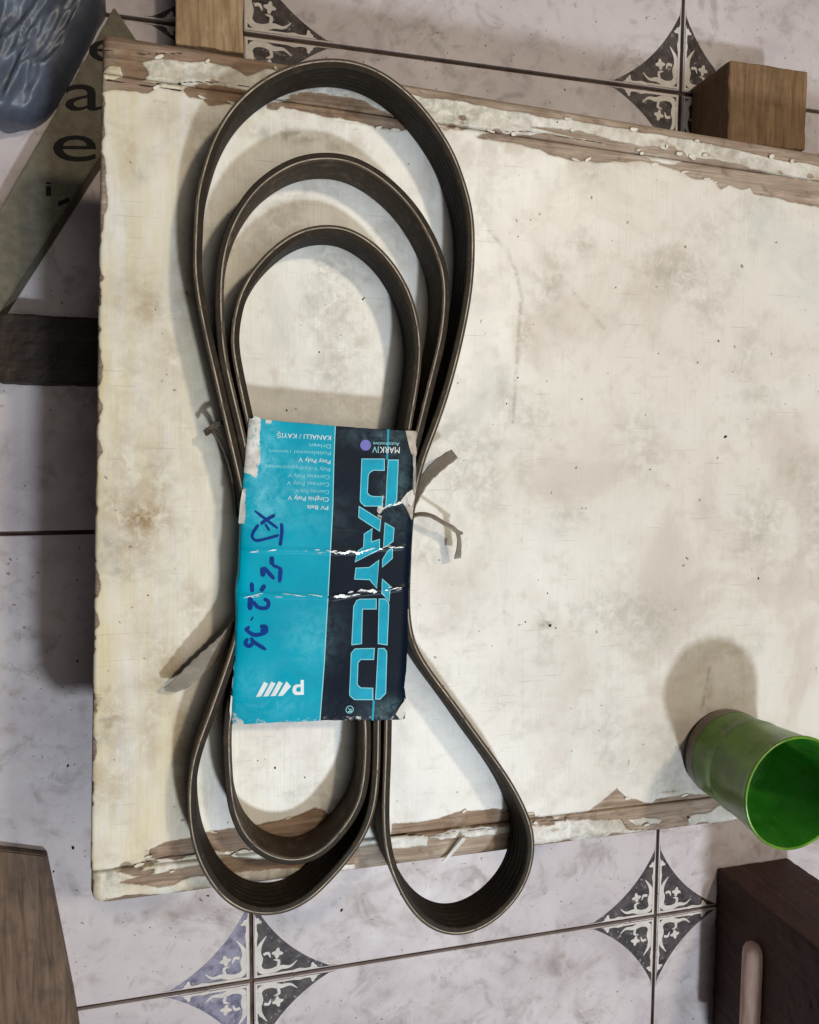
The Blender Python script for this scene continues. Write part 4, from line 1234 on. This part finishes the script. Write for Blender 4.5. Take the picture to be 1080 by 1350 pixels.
flat_text("carton_letter", "e", (-113.5, 527.2), (-88.3, 529.6), (-113.0, 543.1), CT + 0.12, M['cartonink'], carton)
flat_text("carton_letter", "e", (-91.3, 589.1), (-70.0, 591.7), (-91.0, 602.6), CT + 0.12, M['cartonink'], carton)
flat_text("carton_letter", "i", (-118.4, 506.2), (-114.9, 506.5), (-118.1, 514.5), CT + 0.12, M['cartonink'], carton)
flat_text("carton_letter", "-", (-111.1, 500.4), (-104.5, 503.7), (-111.5, 503.1), CT + 0.12, M['cartonink'], carton)

def blob_box(name, outline, z0, z1, mat, amp, seed):
    """soft crumpled bag: an outline raised to a domed top"""
    P = np.array(outline, float); c = P.mean(0)
    ring = spline(P, 2.0, closed=True); n = len(ring)
    V = []; F = []
    levels = [(1.0, 0.0), (1.04, 0.35), (1.0, 0.70), (0.96, 0.80), (0.92, 0.88), (0.88, 0.92), (0.83, 0.95)] + [(q, 1.0) for q in np.linspace(0.78, 0.04, 24)]
    for k, (s, h) in enumerate(levels):
        q = c + (ring - c) * s
        z = z0 + (z1 - z0) * h + ((0.5 - np.abs(vnoise((q[:, 0] * 0.87 - q[:, 1] * 0.5) * 2.6, (q[:, 0] * 0.5 + q[:, 1] * 0.87) * 0.55 + k * 0.2, 26, seed, 3) - 0.5) * 4) * amp * 0.8 + (vnoise(q[:, 0], q[:, 1], 5, seed + 1, 2) - 0.5) * 1.2) * (h > 0.1)
        V += list(np.column_stack([q, z]))
    V.append((c[0], c[1], z1))
    for k in range(len(levels) - 1):
        for i in range(n):
            F.append((k * n + i, k * n + (i + 1) % n, (k + 1) * n + (i + 1) % n, (k + 1) * n + i))
    k = len(levels) - 1
    for i in range(n):
        F.append((k * n + i, k * n + (i + 1) % n, len(V) - 1))
    o = obj_mm(name, V, F, mat, smooth=True)
    fix_normals(o)
    return o
tag(blob_box("plastic_bag", [(-148.9, 555.4), (-132.5, 550.6), (-118.9, 558.7), (-108.2, 575.5), (-98.3, 595.3), (-88.3, 615.6), (-83.6, 631.8), (-113.1, 644.7), (-146.4, 631.0)], FZ + 0.4, FZ + 36, M['bluebag'], 9, 91),
    "crumpled blue grey plastic bag in the far left corner of the picture", "bag")

tag(prism("brown_plank", [(-132.5, 77.8), (-128.6, 50.7), (-118.1, -22.3), (-114.1, -57.2), (-155.5, -64.4), (-194.5, 1.8), (-191.2, 93.5)], FZ + 0.4, FZ + 7.0, M['plank'], None, 0.8),
    "brown wooden plank lying on the tiles at the near left corner", "plank")

# small loose bits
sl = [(102.0, 118.7), (113.4, 132.2)]
(ax_, ay_), (bx_, by_) = sl
dxs, dys = (by_ - ay_) * 0.05, -(bx_ - ax_) * 0.05
V = [(ax_ - dxs, ay_ - dys, TOP + 0.3), (ax_ + dxs, ay_ + dys, TOP + 0.3), (bx_ + dxs * 1.3, by_ + dys * 1.3, TOP + 2.2), (bx_ - dxs * 1.3, by_ - dys * 1.3, TOP + 2.2)]
V += [(x, y, z + 0.6) for x, y, z in V]
spl = obj_mm("white_sliver", V, [(0, 3, 2, 1), (4, 5, 6, 7), (0, 1, 5, 4), (1, 2, 6, 5), (2, 3, 7, 6), (3, 0, 4, 7)], M['paper'])
fix_normals(spl)
tag(spl, "thin white sliver lying across the table's near edge inside the right loop", "sliver")

CR_T = [(56.4, 428.6, 1.6), (32.9, 400.1, 1.3), (16.1, 370.0, 1.4), (56.8, 418.1, 0.8), (141.4, 465.9, 1.3), (148.7, 475.3, 1.0), (200.9, 442.2, 1.2), (268.4, 415.4, 1.6), (279.9, 411.8, 1.5), (229.0, 406.4, 1.2), (275.4, 359.0, 2.2), (225.8, 339.6, 1.2), (252.9, 286.3, 1.5), (302.6, 272.7, 1.6), (162.7, 269.4, 1.2), (157.0, 277.0, 0.8), (173.8, 279.5, 0.8), (195.7, 281.4, 0.7), (136.2, 375.9, 1.2), (142.6, 390.1, 1.2), (108.0, 386.3, 1.0), (87.2, 266.2, 0.7), (164.5, 250.5, 2.2), (168.3, 249.0, 1.2), (149.5, 253.4, 1.2), (8.8, 182.1, 1.5), (24.4, 175.6, 1.3), (-0.2, 187.1, 1.0), (3.4, 187.6, 0.8), (197.2, 186.4, 0.8), (-42.3, 386.3, 0.9), (-53.3, 277.0, 1.3), (-77.7, 277.7, 1.0), (101.0, 219.7, 2.2), (163.3, 528.3, 1.2), (-47.0, 417.6, 0.9), (-12.2, 465.4, 1.0), (-19.6, 460.4, 0.9), (128.4, 364.2, 0.8), (123.3, 413.2, 0.8), (237.6, 330.3, 0.7), (81.3, 331.1, 0.6), (150.4, 126.1, 1.0)]
CR_F = [(-116.5, 77.7, 3.0), (-118.4, 135.0, 2.0), (-128.9, 62.6, 1.6), (-110.3, 207.8, 1.6), (-33.0, 28.8, 1.6), (-28.2, 31.0, 1.8), (69.0, 5.2, 2.4), (112.3, 24.8, 2.0), (370.0, -7.1, 1.4), (-67.4, 13.1, 1.2), (-83.8, 25.6, 1.0), (115.9, 12.2, 1.6), (171.7, -48.1, 1.0), (223.7, -74.7, 1.0), (262.1, 3.0, 1.0), (175.2, 642.2, 1.4), (253.1, 646.9, 1.4), (146.6, 633.3, 1.0), (238.3, 619.0, 1.4), (210.8, 628.1, 1.2), (279.2, 611.5, 1.0), (376.5, 668.3, 1.0), (263.3, -48.8, 1.0), (98.3, -53.1, 1.2), (-40.8, -0.6, 0.9)]
V = []; F = []
r = random.Random(4)
for pts, z in ((CR_T, TOP + 0.15), (CR_F, FZ + 0.2)):
    for x, y, s in pts:
        for rep in range(1 if s < 1.5 else 2):
            cx, cy = x + rep * r.uniform(-1, 1), y + rep * r.uniform(-1, 1)
            rad = s * 0.42 * r.uniform(0.8, 1.15); b0 = len(V); st = r.uniform(0.55, 1.0); an = r.uniform(0, 3.1)
            for k in range(7):
                a = 2 * math.pi * k / 7; rr = rad * r.uniform(0.75, 1.2)
                ex, ey = rr * math.cos(a), rr * math.sin(a) * st
                V.append((cx + ex * math.cos(an) - ey * math.sin(an), cy + ex * math.sin(an) + ey * math.cos(an), z - 0.3))
            for k in range(7):
                vx, vy, _ = V[b0 + k]
                V.append((cx + (vx - cx) * 0.6, cy + (vy - cy) * 0.6, z + rad * 0.5))
            for k in range(7):
                F.append((b0 + k, b0 + (k + 1) % 7, b0 + 7 + (k + 1) % 7, b0 + 7 + k))
            F.append(tuple(b0 + 7 + k for k in range(7)))
cr = obj_mm("dirt_crumbs", V, F, mat_plain("dirt", lin(58, 50, 44), 0.9, 0.1, 0.2))
cr['kind'] = 'stuff'
cr['label'] = "tiny dark dirt crumbs scattered over table and tiles"
cr['category'] = "dirt"
